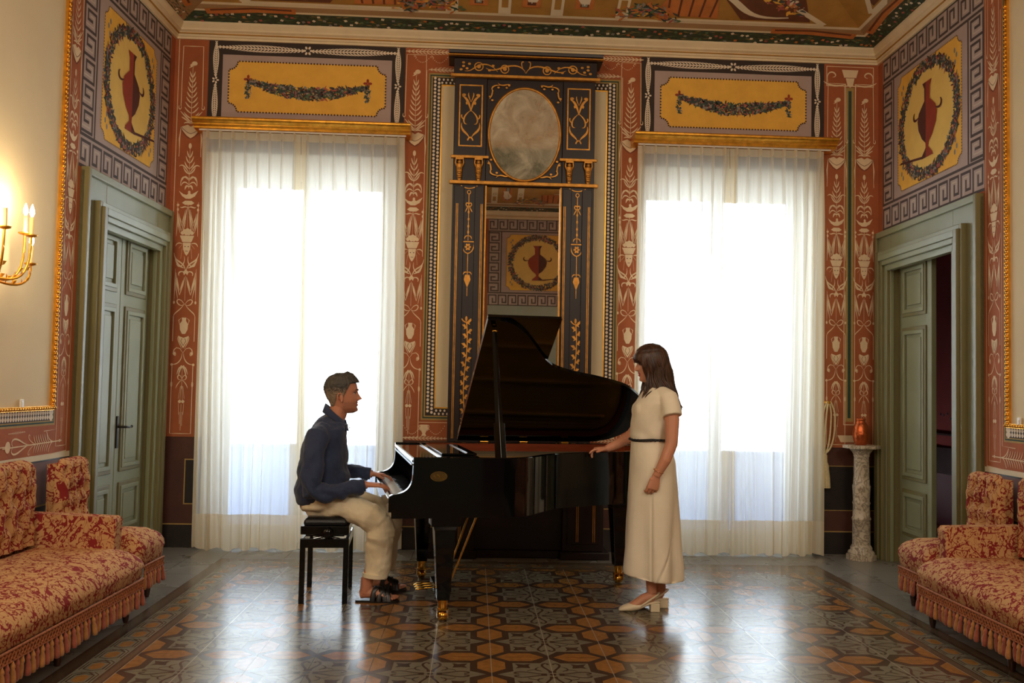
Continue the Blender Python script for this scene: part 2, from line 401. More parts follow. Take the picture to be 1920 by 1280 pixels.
PAL = [m_red, m_pink, m_blk, m_drop, m_yel, m_lav, m_dot, m_grn, m_oli, m_gold, m_field, m_fol, m_ros, m_fol2, m_vas, m_vasd, m_yel2, m_mred, m_mblk, m_keyd, m_keyl, m_leaf, m_plum, m_cream, m_gar, m_och, m_tan, m_ora, m_brn, m_sky, m_grn2]
RED, PINK, BLK, DROP, YEL, LAV, DOT, GRN, OLI, GOLD, FIELD, FOL, ROS, FOL2, VAS, VASD, YEL2, MRED, MBLK, KEYD, KEYL, LEAF, PLUM, CREAM, GAR, OCH, TAN, ORA, BRN, SKYB, GRN2 = range(len(PAL))
GRO = grotesque(PINK, 4, DROP)
U361 = 0.00277
def side(s, y0=None):
    """matrix of a side wall's frame: x runs from the back corner towards the camera, y into the room"""
    if s == 'L': return Matrix(((-SK, 1, 0, 0), (-1, -SK, 0, 0), (0, 0, 1, 0), (0, 0, 0, 1)))
    return Matrix(((-SK, -1, 0, W), (-1, SK, 0, 0), (0, 0, 1, 0), (0, 0, 0, 1)))
ML, MR = side('L'), side('R')
def fixn(o):
    import bmesh
    b = bmesh.new(); b.from_mesh(o.data); bmesh.ops.recalc_face_normals(b, faces=b.faces); b.to_mesh(o.data); b.free()
def vase_art(a, cx, cz, w, h, flip=1, l=6, shadow=True):
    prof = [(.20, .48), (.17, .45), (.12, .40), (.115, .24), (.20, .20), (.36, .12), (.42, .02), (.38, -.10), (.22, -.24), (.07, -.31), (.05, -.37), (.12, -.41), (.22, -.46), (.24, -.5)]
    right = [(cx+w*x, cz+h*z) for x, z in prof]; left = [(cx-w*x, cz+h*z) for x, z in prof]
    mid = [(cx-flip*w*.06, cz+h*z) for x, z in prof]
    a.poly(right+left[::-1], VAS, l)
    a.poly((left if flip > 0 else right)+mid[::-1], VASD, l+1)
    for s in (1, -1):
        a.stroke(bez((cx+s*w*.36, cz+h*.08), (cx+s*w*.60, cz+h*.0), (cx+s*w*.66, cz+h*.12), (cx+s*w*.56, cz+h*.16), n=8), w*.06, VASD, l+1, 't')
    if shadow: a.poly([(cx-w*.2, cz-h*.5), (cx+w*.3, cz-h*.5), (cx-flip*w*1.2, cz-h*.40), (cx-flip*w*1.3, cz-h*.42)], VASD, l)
def overdoor(a, x0, x1, z0, z1, flip=1, seed=1):
    """greek-key framed panel with an urn in a wreath"""
    a.rect(x0, x1, z0, z1, LAV, 1); k = .235
    nx = round((x1-x0)/.178); nz = round((z1-z0-2*k)/.178)
    meander(a, x0, z0, x1, z0, k, nx, KEYD, KEYL, 2)
    meander(a, x1, z1, x0, z1, k, nx, KEYD, KEYL, 2)
    meander(a, x1, z0+k, x1, z1-k, k, nz, KEYD, KEYL, 2)
    meander(a, x0, z1-k, x0, z0+k, k, nz, KEYD, KEYL, 2)
    a.rect(x0+k, x1-k, z0+k, z1-k, LAV, 2)
    m = k+.085; X0, X1, Z0, Z1 = x0+m, x1-m, z0+m*.86, z1-m*.86
    P = notched(X0, X1, Z0, Z1, .065); a.poly(P, YEL, 3); dashes(a, P, .022, DOT, 4, .006)
    cx, cz = (x0+x1)/2, (z0+z1)/2; rx, rz = (X1-X0)*.44, (Z1-Z0)*.45
    a.ell(cx, cz, rx, rz, YEL2, 4, 40)
    garlandblob(a, lambda t: (cx+rx*math.cos(6.283*t), cz+rz*math.sin(6.283*t), .050), 1250, [FOL, FOL, FOL, GRN, FOL2, ROS, VASD, FOL], 5, .026, seed, 1)
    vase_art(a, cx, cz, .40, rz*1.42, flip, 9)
    for sx in (-1, 1):
        for sz in (-1, 1):
            for q, (dx, dz) in enumerate(((0, 0), (.05, -.04), (.01, -.09))):
                a.ell(cx+sx*(rx*.92+dx*.6), cz+sz*(rz*.88+dz), .014, .022, FOL2, 4, 8)
def pearls(a, x0, z0, x1, z1, rows, w, l, d=.032):
    dx, dz = x1-x0, z1-z0; L = math.hypot(dx, dz); ux, uz = dx/L, dz/L; n = int(L/d)
    for r in range(rows):
        off = (r-(rows-1)/2)*w/rows
        for i in range(n):
            t = (i+.5+.35*(r % 2))*L/n
            a.ell(x0+ux*t-uz*off, z0+uz*t+ux*off, w/rows*.36, w/rows*.40, LEAF, l, 6)

# ================================================================== back wall
mb = MB(); T = .36
for x0, x1, z0, z1 in ((-.6, .34, 0, 5.3), (1.96, 4.03, 0, 5.3), (5.58, W+.4, 0, 5.3), (.34, 1.96, 3.44, 5.3), (4.03, 5.58, 3.44, 5.3)):
    mb.bx(x0, x1, 0, T, z0, z1, CREAM)
A = Art((0, 0, 0), (1, 0, 0), (0, 0, 1), (0, -1, 0))
ZD, ZT = .92, 4.326
for x0, x1 in ((0, .285), (1.965, 2.20), (3.80, 4.03), (5.67, W)): A.rect(x0, x1, ZD, ZT, RED, 1)
A.rect(2.17, 3.84, 4.07, ZT, RED, 1); A.rect(2.17, 2.6, ZD, 1.2, RED, 1); A.rect(3.5, 3.84, ZD, 1.2, RED, 1)
# ornament strips
for cx in (.155, 2.062, 3.942, 5.785, 6.035):
    wx = U361*(.98 if cx < 5 else .92)
    A.place(GRO, cx, 4.288 if cx < 5 else 4.17, wx, U361*(1 if cx < 5 else .965))
A.stroke([(.035, ZD+.002), (.035, ZT)], .006, PINK, 3)
# divider and mask on the right pair
A.rect(5.868, 5.940, 1.15, 4.11, OLI, 3); A.rect(5.890, 5.918, 1.18, 4.08, GRN, 4); A.frame(5.853, 5.955, 1.12, 4.13, .006, PINK, 3)
A.poly([(5.83, 4.27), (5.98, 4.27), (5.96, 4.20), (5.85, 4.20)], PINK, 4); A.poly([(5.865, 4.195), (5.945, 4.195), (5.93, 4.13), (5.905, 4.11), (5.88, 4.13)], PINK, 4)
for s in (1, -1):
    A.stroke([(5.905+s*p, z) for p, z in bez((.04, 4.14), (.16, 4.10), (.24, 4.16), n=8)], .016, PINK, 4, 't')
    A.stroke([(5.905+s*p, z) for p, z in bez((.20, 4.15), (.24, 4.27), (.13, 4.28), (.10, 4.20), (.16, 4.20), n=12)], .013, PINK, 4, 't')
A.frame(5.69, 6.12, 4.12, 4.30, .006, PINK, 3)
# urn painted low between the right strips
A.poly([(5.80, 1.03), (5.98, 1.03), (5.95, .97), (5.83, .97)], PINK, 5)
# mirror surround: olive / green / pearl / gold / cream field
for sg, a0 in ((1, 2.170), (-1, 3.848)):
    def X(d): return a0+sg*d
    def rr(d0, d1, z0, z1, m, l): A.rect(min(X(d0), X(d1)), max(X(d0), X(d1)), z0, z1, m, l)
    zt, zb = 4.105, 1.10
    rr(0, .7, zb, zt, OLI, 2); rr(.014, .7, zb+.014, zt-.014, GRN, 3); rr(.024, .7, zb+.026, zt-.026, OLI, 4)
    rr(.036, .7, zb+.038, zt-.038, BLK, 5); rr(.112, .7, zb+.10, zt-.10, GOLD, 6); rr(.122, .7, zb+.112, zt-.112, FIELD, 7)
    pearls(A, X(.074), zb+.05, X(.074), zt-.04, 2, .068, 7); pearls(A, X(.1), zb+.068, X(.35), zb+.068, 2, .055, 7); pearls(A, X(.1), zt-.070, X(.35), zt-.070, 2, .055, 7)
    A.stroke([(X(-.015), ZD+.16), (X(-.015), 1.08), (X(.3), 1.08)], .005, PINK, 4); A.stroke([(X(-.018), 2.5), (X(-.018), zt+.02), (X(.3), zt+.02)], .005, PINK, 4)
    feather(A, X(-.2), 4.29, X(.25), 4.29, 14, .05, PINK, 4, 1); feather(A, X(0), 4.135, X(.25), 4.135, 8, .04, PINK, 4, 1)
    for i in range(2):
        c = -.13+.15*i
        for k in range(11):
            t = k/10; A.ell(X(c+.14*t), 4.245-.05*math.sin(math.pi*t), .004, .004, PINK, 4, 6)
        A.stroke([(X(c), 4.26), (X(c+.02), 4.235)], .018, PINK, 4, 't')
    feather(A, X(-.18), ZD+.025, X(.25), ZD+.025, 14, .035, PINK, 4, 1)
    # little urn with bead swags
    vx = X(.03)
    A.poly([(vx-.03, 1.06), (vx+.03, 1.06), (vx+.035, 1.03), (vx+.012, .985), (vx+.022, .965), (vx-.022, .965), (vx-.012, .985), (vx-.035, 1.03)], PINK, 4)
    for s in (1, -1):
        A.stroke(bez((vx+s*.03, 1.055), (vx+s*.055, 1.06), (vx+s*.03, 1.01), n=5), .006, PINK, 4)
        for k in range(11):
            t = k/10; A.ell(vx+s*(.045+.13*t), 1.05-.055*math.sin(math.pi*t)-.03*(1-t), .004, .004, PINK, 4, 6)
# panels over the windows
for x0, x1, sd in ((.285, 1.965, 3), (4.03, 5.67, 4)):
    A.rect(x0, x1, 3.35, ZT, BLK, 2); c = (x0+x1)/2
    feather(A, c-.02, 4.255, x0+.06, 4.265, 26, .062, LEAF, 3, 1); feather(A, c+.02, 4.255, x1-.06, 4.265, 26, .062, LEAF, 3, 1)
    for k in range(6): A.ell(c+.028*math.cos(k*1.05), 4.258+.028*math.sin(k*1.05), .014, .010, LEAF, 4, 8, k*1.05)
    for xx in (x0+.062, x1-.062):
        feather(A, xx, 4.0, xx, 4.31, 16, .05, LEAF, 3, 1); feather(A, xx, 3.95, xx, 3.60, 18, .05, LEAF, 3, 1)
        for k in range(5): A.ell(xx+.02*math.cos(k*1.256), 3.975+.02*math.sin(k*1.256), .012, .008, LEAF, 4, 8, k*1.256)
    A.rect(x0+.12, x1-.115, 3.64, 4.20, LAV, 3)
    P = notched(x0+.175, x1-.165, 3.705, 4.145, .075); A.poly(P, YEL, 4); dashes(A, P, .026, DOT, 5, .008)
    ax, bx_ = x0+.34, x1-.32
    garlandblob(A, lambda t: (ax+(bx_-ax)*t, 3.975-.085*math.sin(math.pi*t)-.02*t, .012+.048*math.sin(math.pi*t)), 1000, [FOL, FOL, FOL, GRN, VASD, FOL2, ROS, GRN2, MBLK], 5, .020, sd, 1)
    for xx in (ax, bx_):
        for k in range(4): A.ell(xx+.02*math.cos(k*1.571), 3.99+.022*math.sin(k*1.571), .02, .012, VAS, 6, 6, k*1.571)
        garlandblob(A, lambda t: (xx, 3.965-.14*t, .006+.020*math.sin(math.pi*t)), 40, [FOL, GRN, FOL2], 5, .018, sd+9, 1)
# dado
def dado(a, x0, x1):
    a.rect(x0, x1, 0, ZD, MRED, 1); a.rect(x0, x1, ZD-.006, ZD+.004, DOT, 2); a.rect(x0, x1, 0, .19, MBLK, 2); a.rect(x0, x1, .19, .20, OLI, 2)
dado(A, 0, .34); dado(A, 1.96, 4.03); dado(A, 5.58, W)
for x0, x1 in ((.20, .335), (1.98, 2.45), (3.55, 4.0)): A.rect(x0, x1, .36, .74, OLI, 2); A.rect(x0+.01, x1, .37, .73, MBLK, 3)
A.rect(5.60, W, .375, .765, OLI, 2); A.rect(5.60, W, .382, .758, MBLK, 3)
mb.add(A.mb.v, A.mb.f); mb.m[-len(A.mb.f):] = A.mb.m
o = mb.build('wall_back', PAL, kind='structure')

# ================================================================== side walls
def sidewall(nm, M, op0, op1, zt, bx0, kx1, px1):
    """op0..op1 door opening, bx0 start of the red border, kx1 right edge of the panel"""
    mb = MB()
    for s0, s1, z0, z1 in ((-.4, op0, 0, 5.3), (op0, op1, zt, 5.3), (op1, 8.75, 0, 5.3)): mb.bx(s0, s1, -.25, 0, z0, z1, CREAM)
    a = Art((0, 0, 0), (1, 0, 0), (0, 0, 1), (0, 1, 0)); a.flip = not a.flip if False else a.flip
    a.rect(0, op0, ZD, ZT, RED, 1); a.rect(op0, op1, 2.7, ZT, RED, 1); a.rect(op1, 8.7, ZD, ZT, RED, 1)
    a.rect(0, op0, 0, ZD, MRED, 1)
    a.rect(op1, 8.7, 0, .885, PLUM, 1); a.rect(op1, 8.7, .875, .885, MBLK, 2); a.rect(op1, 8.7, 0, .60, MBLK, 2); a.rect(op1, 8.7, .60, .61, OLI, 2)
    overdoor(a, .105, kx1, 2.815, ZT, 1, 11)
    # red border with arabesques, pearls, gold edge, cream field
    bw = px1-bx0; c = bx0+bw*.5
    for e0, e1 in ((px1, 5.2), ):
        a.rect(e0, e1, 1.10, 4.14, OLI, 2); a.rect(e0+.012, e1-.012, 1.112, 4.128, GRN, 3); a.rect(e0+.022, e1-.022, 1.122, 4.118, OLI, 4); a.rect(e0+.03, e1-.03, 1.13, 4.11, BLK, 5)
        pearls(a, e0+.058, 1.13, e0+.058, 4.11, 1, .05, 6, .028); pearls(a, e0+.03, 1.15, e1-.03, 1.15, 1, .04, 6, .03); pearls(a, e0+.03, 1.18, e1-.03, 1.18, 1, .04, 6, .03)
        a.rect(e0+.085, e1-.085, 1.205, 4.04, FIELD, 6)
    a.place(GRO, c, 4.30, U361*.8, U361)
    a.stroke([(bx0+.012, .92), (bx0+.012, 4.3)], .005, PINK, 4); a.stroke([(bx0+.012, .925), (bx0+.26, .915)], .006, PINK, 4)
    a.stroke([(px1-.02, 4.0), (px1-.02, 1.07), (px1+.14, 1.065)], .005, PINK, 4)
    # horizontal arabesque under the cream field
    for k in range(4):
        x = bx0+.20+.66*k
        a.stroke(bez((x, .995), (x+.04, .99), (x+.06, .93), n=5), .006, PINK, 4); a.stroke(bez((x, .995), (x+.06, 1.0), (x+.09, 1.06), n=5), .006, PINK, 4)
        a.stroke([(x-.12, .995), (x+.62, .985)], .007, PINK, 4)
        for j in range(7):
            q = x+.05+.028*j
            for s in (1, -1): a.stroke(bez((q, .992), (q+.03, .992+s*.018), (q+.035, .992+s*.055), n=5), .007, PINK, 4, 't')
        for s in (1, -1):
            a.stroke(bez((x+.22, .99), (x+.34, .99+s*.02), (x+.34, .99+s*.075), (x+.29, .99+s*.07), (x+.30, .99+s*.045), n=9), .006, PINK, 4, 't')
            a.stroke(bez((x+.30, .99), (x+.40, .99), (x+.46, .99+s*.09), (x+.56, .99+s*.04), (x+.50, .99), n=10), .011, PINK, 4, 't')
            feather(a, x+.36, .99+s*.082, x+.56, .99+s*.078, 10, .016, PINK, 4)
        a.ell(x-.09, .995, .012, .010, PINK, 4); a.ell(x+.56, .99, .03, .035, PINK, 4)
    mb.add(a.mb.v, a.mb.f); mb.m[-len(a.mb.f):] = a.mb.m
    mb.v = [tuple(M @ Vector(p)) for p in mb.v]
    o = mb.build(nm, PAL, kind='structure'); return o
sidewall('wall_left', ML, .32, 1.38, 2.55, 1.765, 1.760, 1.95)
sidewall('wall_right', MR, .32, 1.47, 2.53, 1.86, 1.850, 2.09)
# gilded bead frames on the side walls (relief)
def gildframe(nm, M, s0, s1):
    m = MB()
    for a, b, c, d in ((s0, s0+.035, 1.205, 4.04), (s0, s1, 1.195, 1.222), (s0, s1, 4.02, 4.05), (s1-.03, s1, 1.205, 4.04)): m.bx(a, b, .002, .022, c, d)
    for i in range(int(2.8/.03)): m.ball((s0+.017, .024, 1.22+.03*i), (.013, .012, .015), n=6)
    for i in range(int((s1-s0)/.03)): m.ball((s0+.03*i, .024, 1.209), (.014, .012, .011), n=6)
    m.v = [tuple(M @ Vector(p)) for p in m.v]; m.build(nm, m_gold, kind='structure')
gildframe('trim_1', ML, 2.005, 5.12); gildframe('trim_2', MR, 2.15, 5.12)

# ================================================================== front wall (behind the camera, seen in the mirror)
mb = MB(); A = Art((SK*YF, YF, 0), (1, 0, 0), (0, 0, 1), (0, 1, 0)); A.flip = True
mb.bx(SK*YF-.5, W+SK*YF+.5, YF-.25, YF, 0, 5.3, CREAM)
A.rect(0, W, 0, ZD, PLUM, 1); A.rect(0, W, ZD, ZT, RED, 1)
cx = 3.80-SK*YF
overdoor(A, cx-.86, cx+.86, 2.80, ZT, -1, 21); overdoor(A, cx-3.4, cx-1.7, 2.80, ZT, 1, 22)
for q in (cx-1.28, cx+1.0, cx+1.2): A.place(GRO, q, 4.288, U361)
m_dgreen = mat('sage_green_paint', (158, 166, 148), .45, var=.06, vs=3)
mb.add(A.mb.v, A.mb.f); mb.m[-len(A.mb.f):] = A.mb.m
mb.build('wall_front', PAL, kind='structure')
mb = MB()
for q in (3.80, 3.80-2.55):
    mb.bx(q-.86, q+.86, YF, YF+.04, 0, 2.80); mb.bx(q-.55, q+.55, YF+.04, YF+.07, 0, 2.5); mb.bx(q-.01, q+.01, YF+.07, YF+.08, 0, 2.5)
mb.build('door_3', m_dgreen, kind='structure')
# ================================================================== skirting and cornice
def outline(d):
    """room footprint moved inward by d"""
    return [(SK*0+d, -d), (W-d, -d), (W+SK*YF-d, YF+d), (SK*YF+d, YF+d)]
def mould(name, prof, mats, mi=0, kind='structure'):
    """prof = list of (inset, z) swept round the room"""
    m = MB(); rs = []
    for k in range(4): rs.append([(*outline(d)[k], z) for d, z in prof])
    rs.append(rs[0]); m.rings(rs, mi, False, None, caps=False, closed=False); return m.build(name, mats, kind=kind)
mould('trim_3', [(0, 4.318), (.02, 4.318), (.02, 4.335), (.032, 4.340), (.032, 4.358), (.040, 4.364), (.040, 4.372), (.062, 4.385), (.062, 4.40), (.085, 4.43), (.085, 4.45), (0, 4.45)], mat('cream_cornice', (238, 218, 180), .7, var=.06, vs=8))
# thin ochre line on the cornice
mould('trim_4', [(.031, 4.357), (.042, 4.3575), (.042, 4.366), (.031, 4.367)], m_och)
# ================================================================== painted coved ceiling
CS = .42   # slope of the cove
def cz(d): return 4.448+CS*(d-.075) if d < 1.7 else 4.448+CS*1.625+(d-1.7)*.08
mb = MB()
OUT = lambda d: [(*p, cz(d)) for p in outline(d)]
D = [.075, 1.7, 2.9]
for i in range(2):
    a, b = OUT(D[i]), OUT(D[i+1])
    for k in range(4): mb.add([a[k], a[(k+1) % 4], b[(k+1) % 4], b[k]], [(0, 1, 2, 3)], TAN)
a = OUT(2.9); mb.add(a, [(0, 1, 2, 3)], CREAM)
r2 = [(-1.2, .6, 5.32), (W+.8, .6, 5.32), (W+.5, YF-.5, 5.32), (-1.2, YF-.5, 5.32)]; mb.add(r2, [(0, 1, 2, 3)], CREAM)
LEN = math.hypot(1, CS)
def cove(k, full=True):
    """art frame on cove k: x along the wall, z = inset distance from the wall"""
    P = outline(0); p, q = np.array((*P[k], 0)), np.array((*P[(k+1) % 4], 0)); L = np.linalg.norm(q-p); ex = (q-p)/L
    inw = np.array((ex[1], -ex[0], 0)); inw = inw if k != 9 else -inw
    o_ = p+np.array((0, 0, 4.448-CS*.075)); ez = inw+np.array((0, 0, CS)); n = np.cross(ez, ex); n = n/np.linalg.norm(n); n = n if n[2] < 0 else -n
    a = Art(o_, ex, ez, n, .0012); a.flip = (np.cross(ex, ez) @ n) < 0
    sk = .04*(1 if k in (0, 2) else 0)
    def band(d0, d1, m, l): d0, d1 = [.55*q+.034 if q < 1.69 else q for q in (d0, d1)]; a.poly([(d0, d0), (L-d0, d0), (L-d1, d1), (d1, d1)], m, l)
    band(.075, .30, GAR, 1); band(.30, .335, CREAM, 1); band(.335, .43, TAN, 1); band(.43, .475, CREAM, 1)
    band(.475, 1.5, OCH, 1); band(1.5, 1.56, CREAM, 1); band(1.56, 1.7, GAR, 1)
    a.T = (1, 0, 0, .55, 0, .034)
    rnd = random.Random(k+40)
    for i in range(int(L/.045)):
        x = .2+i*.045; d = rnd.uniform(.10, .28); c = rnd.choice([LEAF, LEAF, ROS, ORA, FOL2, GRN2])
        for j in range(4): a.ell(x+.009*math.cos(j*1.57+i), d+.012*math.sin(j*1.57+i), .008, .012, c, 3, 6)
    for i in range(int(L*110)):
        x = rnd.uniform(.12, L-.12); d = rnd.uniform(.09, .29); t = rnd.uniform(-.7, .7); e = .025
        a.stroke([(x-e, d-e*t*.5), (x, d), (x+e, d+e*t*.5)], .012, rnd.choice([FOL, GRN, GRN, GRN2, MBLK, OLI]), 2, 't')
    # fruit and leaf scrolls at the corners
    for s in (0, 1):
        def X(v): return L-v if s else v
        a.stroke([(X(.30), .30), (X(.75), .36), (X(1.05), .35)], .10, ORA, 4); a.stroke([(X(.34), .33), (X(.7), .385), (X(1.02), .37)], .03, BRN, 5)
        a.poly([(X(.75), .55), (X(1.35), .55), (X(1.55), .95), (X(1.5), 1.45), (X(1.0), 1.45)], BRN, 4)
        a.stroke([(X(.62), .50), (X(1.95), .50)], .05, CREAM, 4); a.stroke([(X(.62), .50), (X(1.6), 1.5)], .06, CREAM, 4)
        a.stroke(bez((X(.95), .62), (X(1.5), .5), (X(1.3), 1.1), (X(1.8), 1.0), n=14), .07, CREAM, 6, 't')
        a.poly([(X(1.55), .55), (X(2.1), .58), (X(2.0), .95), (X(1.6), 1.0)], ORA, 5)
        for j in range(5): a.stroke([(X(1.62+.09*j), .57), (X(1.60+.1*j), .95)], .018, BRN, 6)
        garlandblob(a, lambda t: (X(1.95+.42*t), .52+.16*math.sin(3*t), .11), 170, [ORA, ORA, YEL, FOL, GRN2, ROS, FOL2, GRN], 6, .040, 60+k, 1)
        garlandblob(a, lambda t: (X(.9+.5*t), .75+.5*t, .10), 130, [ORA, YEL, BRN, ROS, FOL, CREAM], 6, .05, 70+k, 1)
    # compartments separated by cream pilasters
    if L > 5:
        n = 3 if k in (0, 2) else 4; x = 2.42; wtot = L-2*x
        wd = wtot/n
        for i in range(n):
            p0, p1 = x+wd*i, x+wd*(i+1)
            a.rect(p0-.11, p0-.005, .475, 1.5, CREAM, 5); a.rect(p0-.085, p0-.03, .60, .82, OCH, 6); a.ring(p0-.058, .95, .022, .05, .012, OLI, 6, 14)
            mid = i == n//2
            a.frame(p0+.09, p1-.20, .62, 1.4, .05, ORA, 5); a.rect(p0+.14, p1-.25, .67, 1.35, BRN if mid else SKYB, 5); a.frame(p0+.13, p1-.24, .66, 1.36, .012, BRN, 6)
            r3 = random.Random(i+5)
            for j in range(7):
                q = p0+.2+(p1-p0-.5)*j/6; a.stroke([(q, .72), (q+r3.uniform(-.03, .03), .85), (q+.02, 1.05)], .05, LEAF, 7, 't'); a.ell(q+.02, 1.07, .02, .03, LEAF, 7, 8)
            a.stroke([(p0+.17, .71), (p1-.28, .71)], .03, LEAF, 7)
        a.rect(x+wtot+.0, x+wtot+.105, .475, 1.5, CREAM, 5); a.rect(x+wtot+.025, x+wtot+.08, .60, .82, OCH, 6)
    a.T = None
    return a
for k in range(4):
    a = cove(k); mb.add(a.mb.v, a.mb.f); mb.m[-len(a.mb.f):] = a.mb.m
mb.build('ceiling', PAL, kind='structure')
# ================================================================== floor
def fm(name, c, rough=.21, var=.12, vs=9, c2=None):
    m = mat(name, c, rough, var=var, vs=vs, spec=.75, c2=c2)
    nt = m.node_tree; b = nt.nodes['Principled BSDF']
    tc = nt.nodes.new('ShaderNodeTexCoord'); n = nt.nodes.new('ShaderNodeTexNoise'); n.inputs['Scale'].default_value = 5; n.inputs['Detail'].default_value = 3
    nt.links.new(tc.outputs['Object'], n.inputs['Vector'])
    bp = nt.nodes.new('ShaderNodeBump'); bp.inputs['Strength'].default_value = .12; bp.inputs['Distance'].default_value = .01
    nt.links.new(n.outputs[0], bp.inputs['Height']); nt.links.new(bp.outputs[0], b.inputs['Normal'])
    mr = nt.nodes.new('ShaderNodeMapRange'); mr.inputs['To Min'].default_value = rough-.06; mr.inputs['To Max'].default_value = rough+.08
    n2 = nt.nodes.new('ShaderNodeTexNoise'); n2.inputs['Scale'].default_value = 2.2; n2.inputs['Detail'].default_value = 5
    nt.links.new(tc.outputs['Object'], n2.inputs['Vector']); nt.links.new(n2.outputs[0], mr.inputs['Value']); nt.links.new(mr.outputs[0], b.inputs['Roughness'])
    return m
FLP = [fm('grey_marble_floor', (132, 128, 120), .27, .10, 3), fm('brown_tile', (76, 58, 46)), fm('ochre_tile', (152, 106, 56), .21, .22, 26), fm('grey_tile', (124, 118, 100), .21, .10, 14),
       fm('taupe_tile', (104, 86, 66)), fm('pale_joint', (170, 160, 140)), fm('dark_joint', (52, 44, 38))]
GS, GX, GY, GA = .299, 2.7252, -.8045, -.0146
ca, sa = math.cos(GA), math.sin(GA)
F = Art((GX, GY, 0), (ca, sa, 0), (-sa, ca, 0), (0, 0, 1), .00018)
X0, X1, Yt, Yb = -6*GS, 8*GS, 0.0, -26*GS
mb = MB()
mb.add([(-1.2, .4, 0), (W+.6, .4, 0), (W+.6, YF-.2, 0), (-1.2, YF-.2, 0)], [(3, 2, 1, 0)], 0)
mb.add([(W+.6, 3.2, .0), (W+3, 3.2, 0), (W+3, -5, 0), (W+.6, -5, 0)], [(3, 2, 1, 0)], 0)
# slab joints outside the carpet of tiles
for k in range(20): F.rect(X0-1.8, X0-.3, -.45*k+.1, -.45*k+.103, 6, 1); F.rect(X1+.3, X1+1.8, -.45*k+.1, -.45*k+.103, 6, 1)
for x in (X0-.55, X1+.55): F.rect(x, x+.003, -8, .8, 6, 1)
for k in range(12): F.rect(X0-.3+.5*k, X0-.297+.5*k, .3, .8, 6, 1)
BW = .29
F.rect(X0-BW, X1+BW, Yb, Yt+BW, 1, 1)
def ringr(d0, d1, m, l):
    F.rect(X0-d1, X0-d0, Yb, Yt+d1, m, l); F.rect(X1+d0, X1+d1, Yb, Yt+d1, m, l); F.rect(X0-d0, X1+d0, Yt+d0, Yt+d1, m, l)
ringr(.225, .278, 4, 2); ringr(.055, .205, 3, 2); ringr(.012, .045, 4, 2)
def chain(x, z, dx, dz):
    for s in (1, -1):
        def q(a, b): return (x+dx*a-dz*b*s, z+dz*a+dx*b*s)
        F.stroke([q(-.075, .0), q(-.05, .046), q(.05, .046), q(.075, .0)], .007, 1, 3)
        F.stroke([q(.05, .046), q(.10, .0), q(.085, -.03)], .008, 1, 3); F.stroke([q(-.062, .062), q(.062, .062), q(.10, .03)], .006, 1, 3)
    def q(a, b): return (x+dx*a-dz*b, z+dz*a+dx*b)
    F.poly([q(-.058, 0), q(-.035, .030), q(.035, .030), q(.058, 0), q(.035, -.030), q(-.035, -.030)], 2, 3)
for k in range(38): chain(X0-.13, -.199*k-.02, 0, 1); chain(X1+.13, -.199*k-.02, 0, 1)
for k in range(22): chain(X0+.199*k, Yt+.13, 1, 0)
F.rect(X0, X1, Yb, Yt, 1, 2)
HEX = [(0, .125), (.070, .055), (.070, -.055), (0, -.125), (-.070, -.055), (-.070, .055)]
for i in range(-6, 9):
    for j in range(0, 26):
        if i % 2 == 0:
            x, z = i*GS, -(j+.5)*GS
            P = [(x+a, z+b) for a, b in HEX]
            if i == -6: P = [(x, z-.125), (x+.07, z-.055), (x+.07, z+.055), (x, z+.125)]
            if i == 8: P = [(x, z+.125), (x-.07, z+.055), (x-.07, z-.055), (x, z-.125)]
            F.poly(P[::-1] if i not in (-6, 8) else P, 2, 3)
        if j % 2 == 0 and i < 8:
            x, z = (i+.5)*GS, -j*GS
            P = [(x+b, z+a) for a, b in HEX]
            if j == 0: P = [(x-.125, z), (x-.055, z-.07), (x+.055, z-.07), (x+.125, z)]
            F.poly(P, 2, 3)
STAR = []
for k in range(4):
    c, s = [(1, 0), (0, 1), (-1, 0), (0, -1)][k]
    for x, z in ((.272, 0), (.192, .052), (.192, .192), (.052, .192)): STAR.append((x*c-z*s, x*s+z*c))
MOT = Rec()
MOT.poly(STAR, 3, 4)
for k in range(4):
    c, s = [(1, 0), (0, 1), (-1, 0), (0, -1)][k]
    def r(P): return [(x*c-z*s, x*s+z*c) for x, z in P]
    for m_ in (1, -1):
        def q(P): return r([(x, z*m_) for x, z in P])
        MOT.stroke(q(bez((.03, .012), (.10, .0), (.12, .075), (.19, .06), (.215, .012), (.165, .012), n=9)), .013, 1, 5)
        MOT.stroke(q(bez((.05, .05), (.07, .10), (.12, .08), (.125, .05), n=6)), .009, 1, 5, 't')
    MOT.poly(r([(.105, .105), (.150, .112), (.180, .10), (.165, .135), (.18, .18), (.135, .165), (.10, .18), (.112, .15)]), 1, 5)
    MOT.poly(r([(.022, 0), (.05, .012), (.062, 0), (.05, -.012)]), 1, 5)
MOT.ell(0, 0, .018, .018, 1, 5, 8)
for i in range(-5, 8, 2):
    for j in range(1, 26, 2): F.place(MOT.L, i*GS, -j*GS, 1)
rj = random.Random(3)
for i in range(-6, 9): F.rect(i*GS-.0018, i*GS+.0018, Yb, Yt, 6 if i in (-3, -2, 3, 4) else 5, 6)
for j in range(1, 26): F.rect(X0, X1, -j*GS-.0011, -j*GS+.0011, 6 if j > 4 else 4, 6)
mb.add(F.mb.v, F.mb.f); mb.m[-len(F.mb.f):] = F.mb.m
mb.build('floor', FLP, kind='structure')

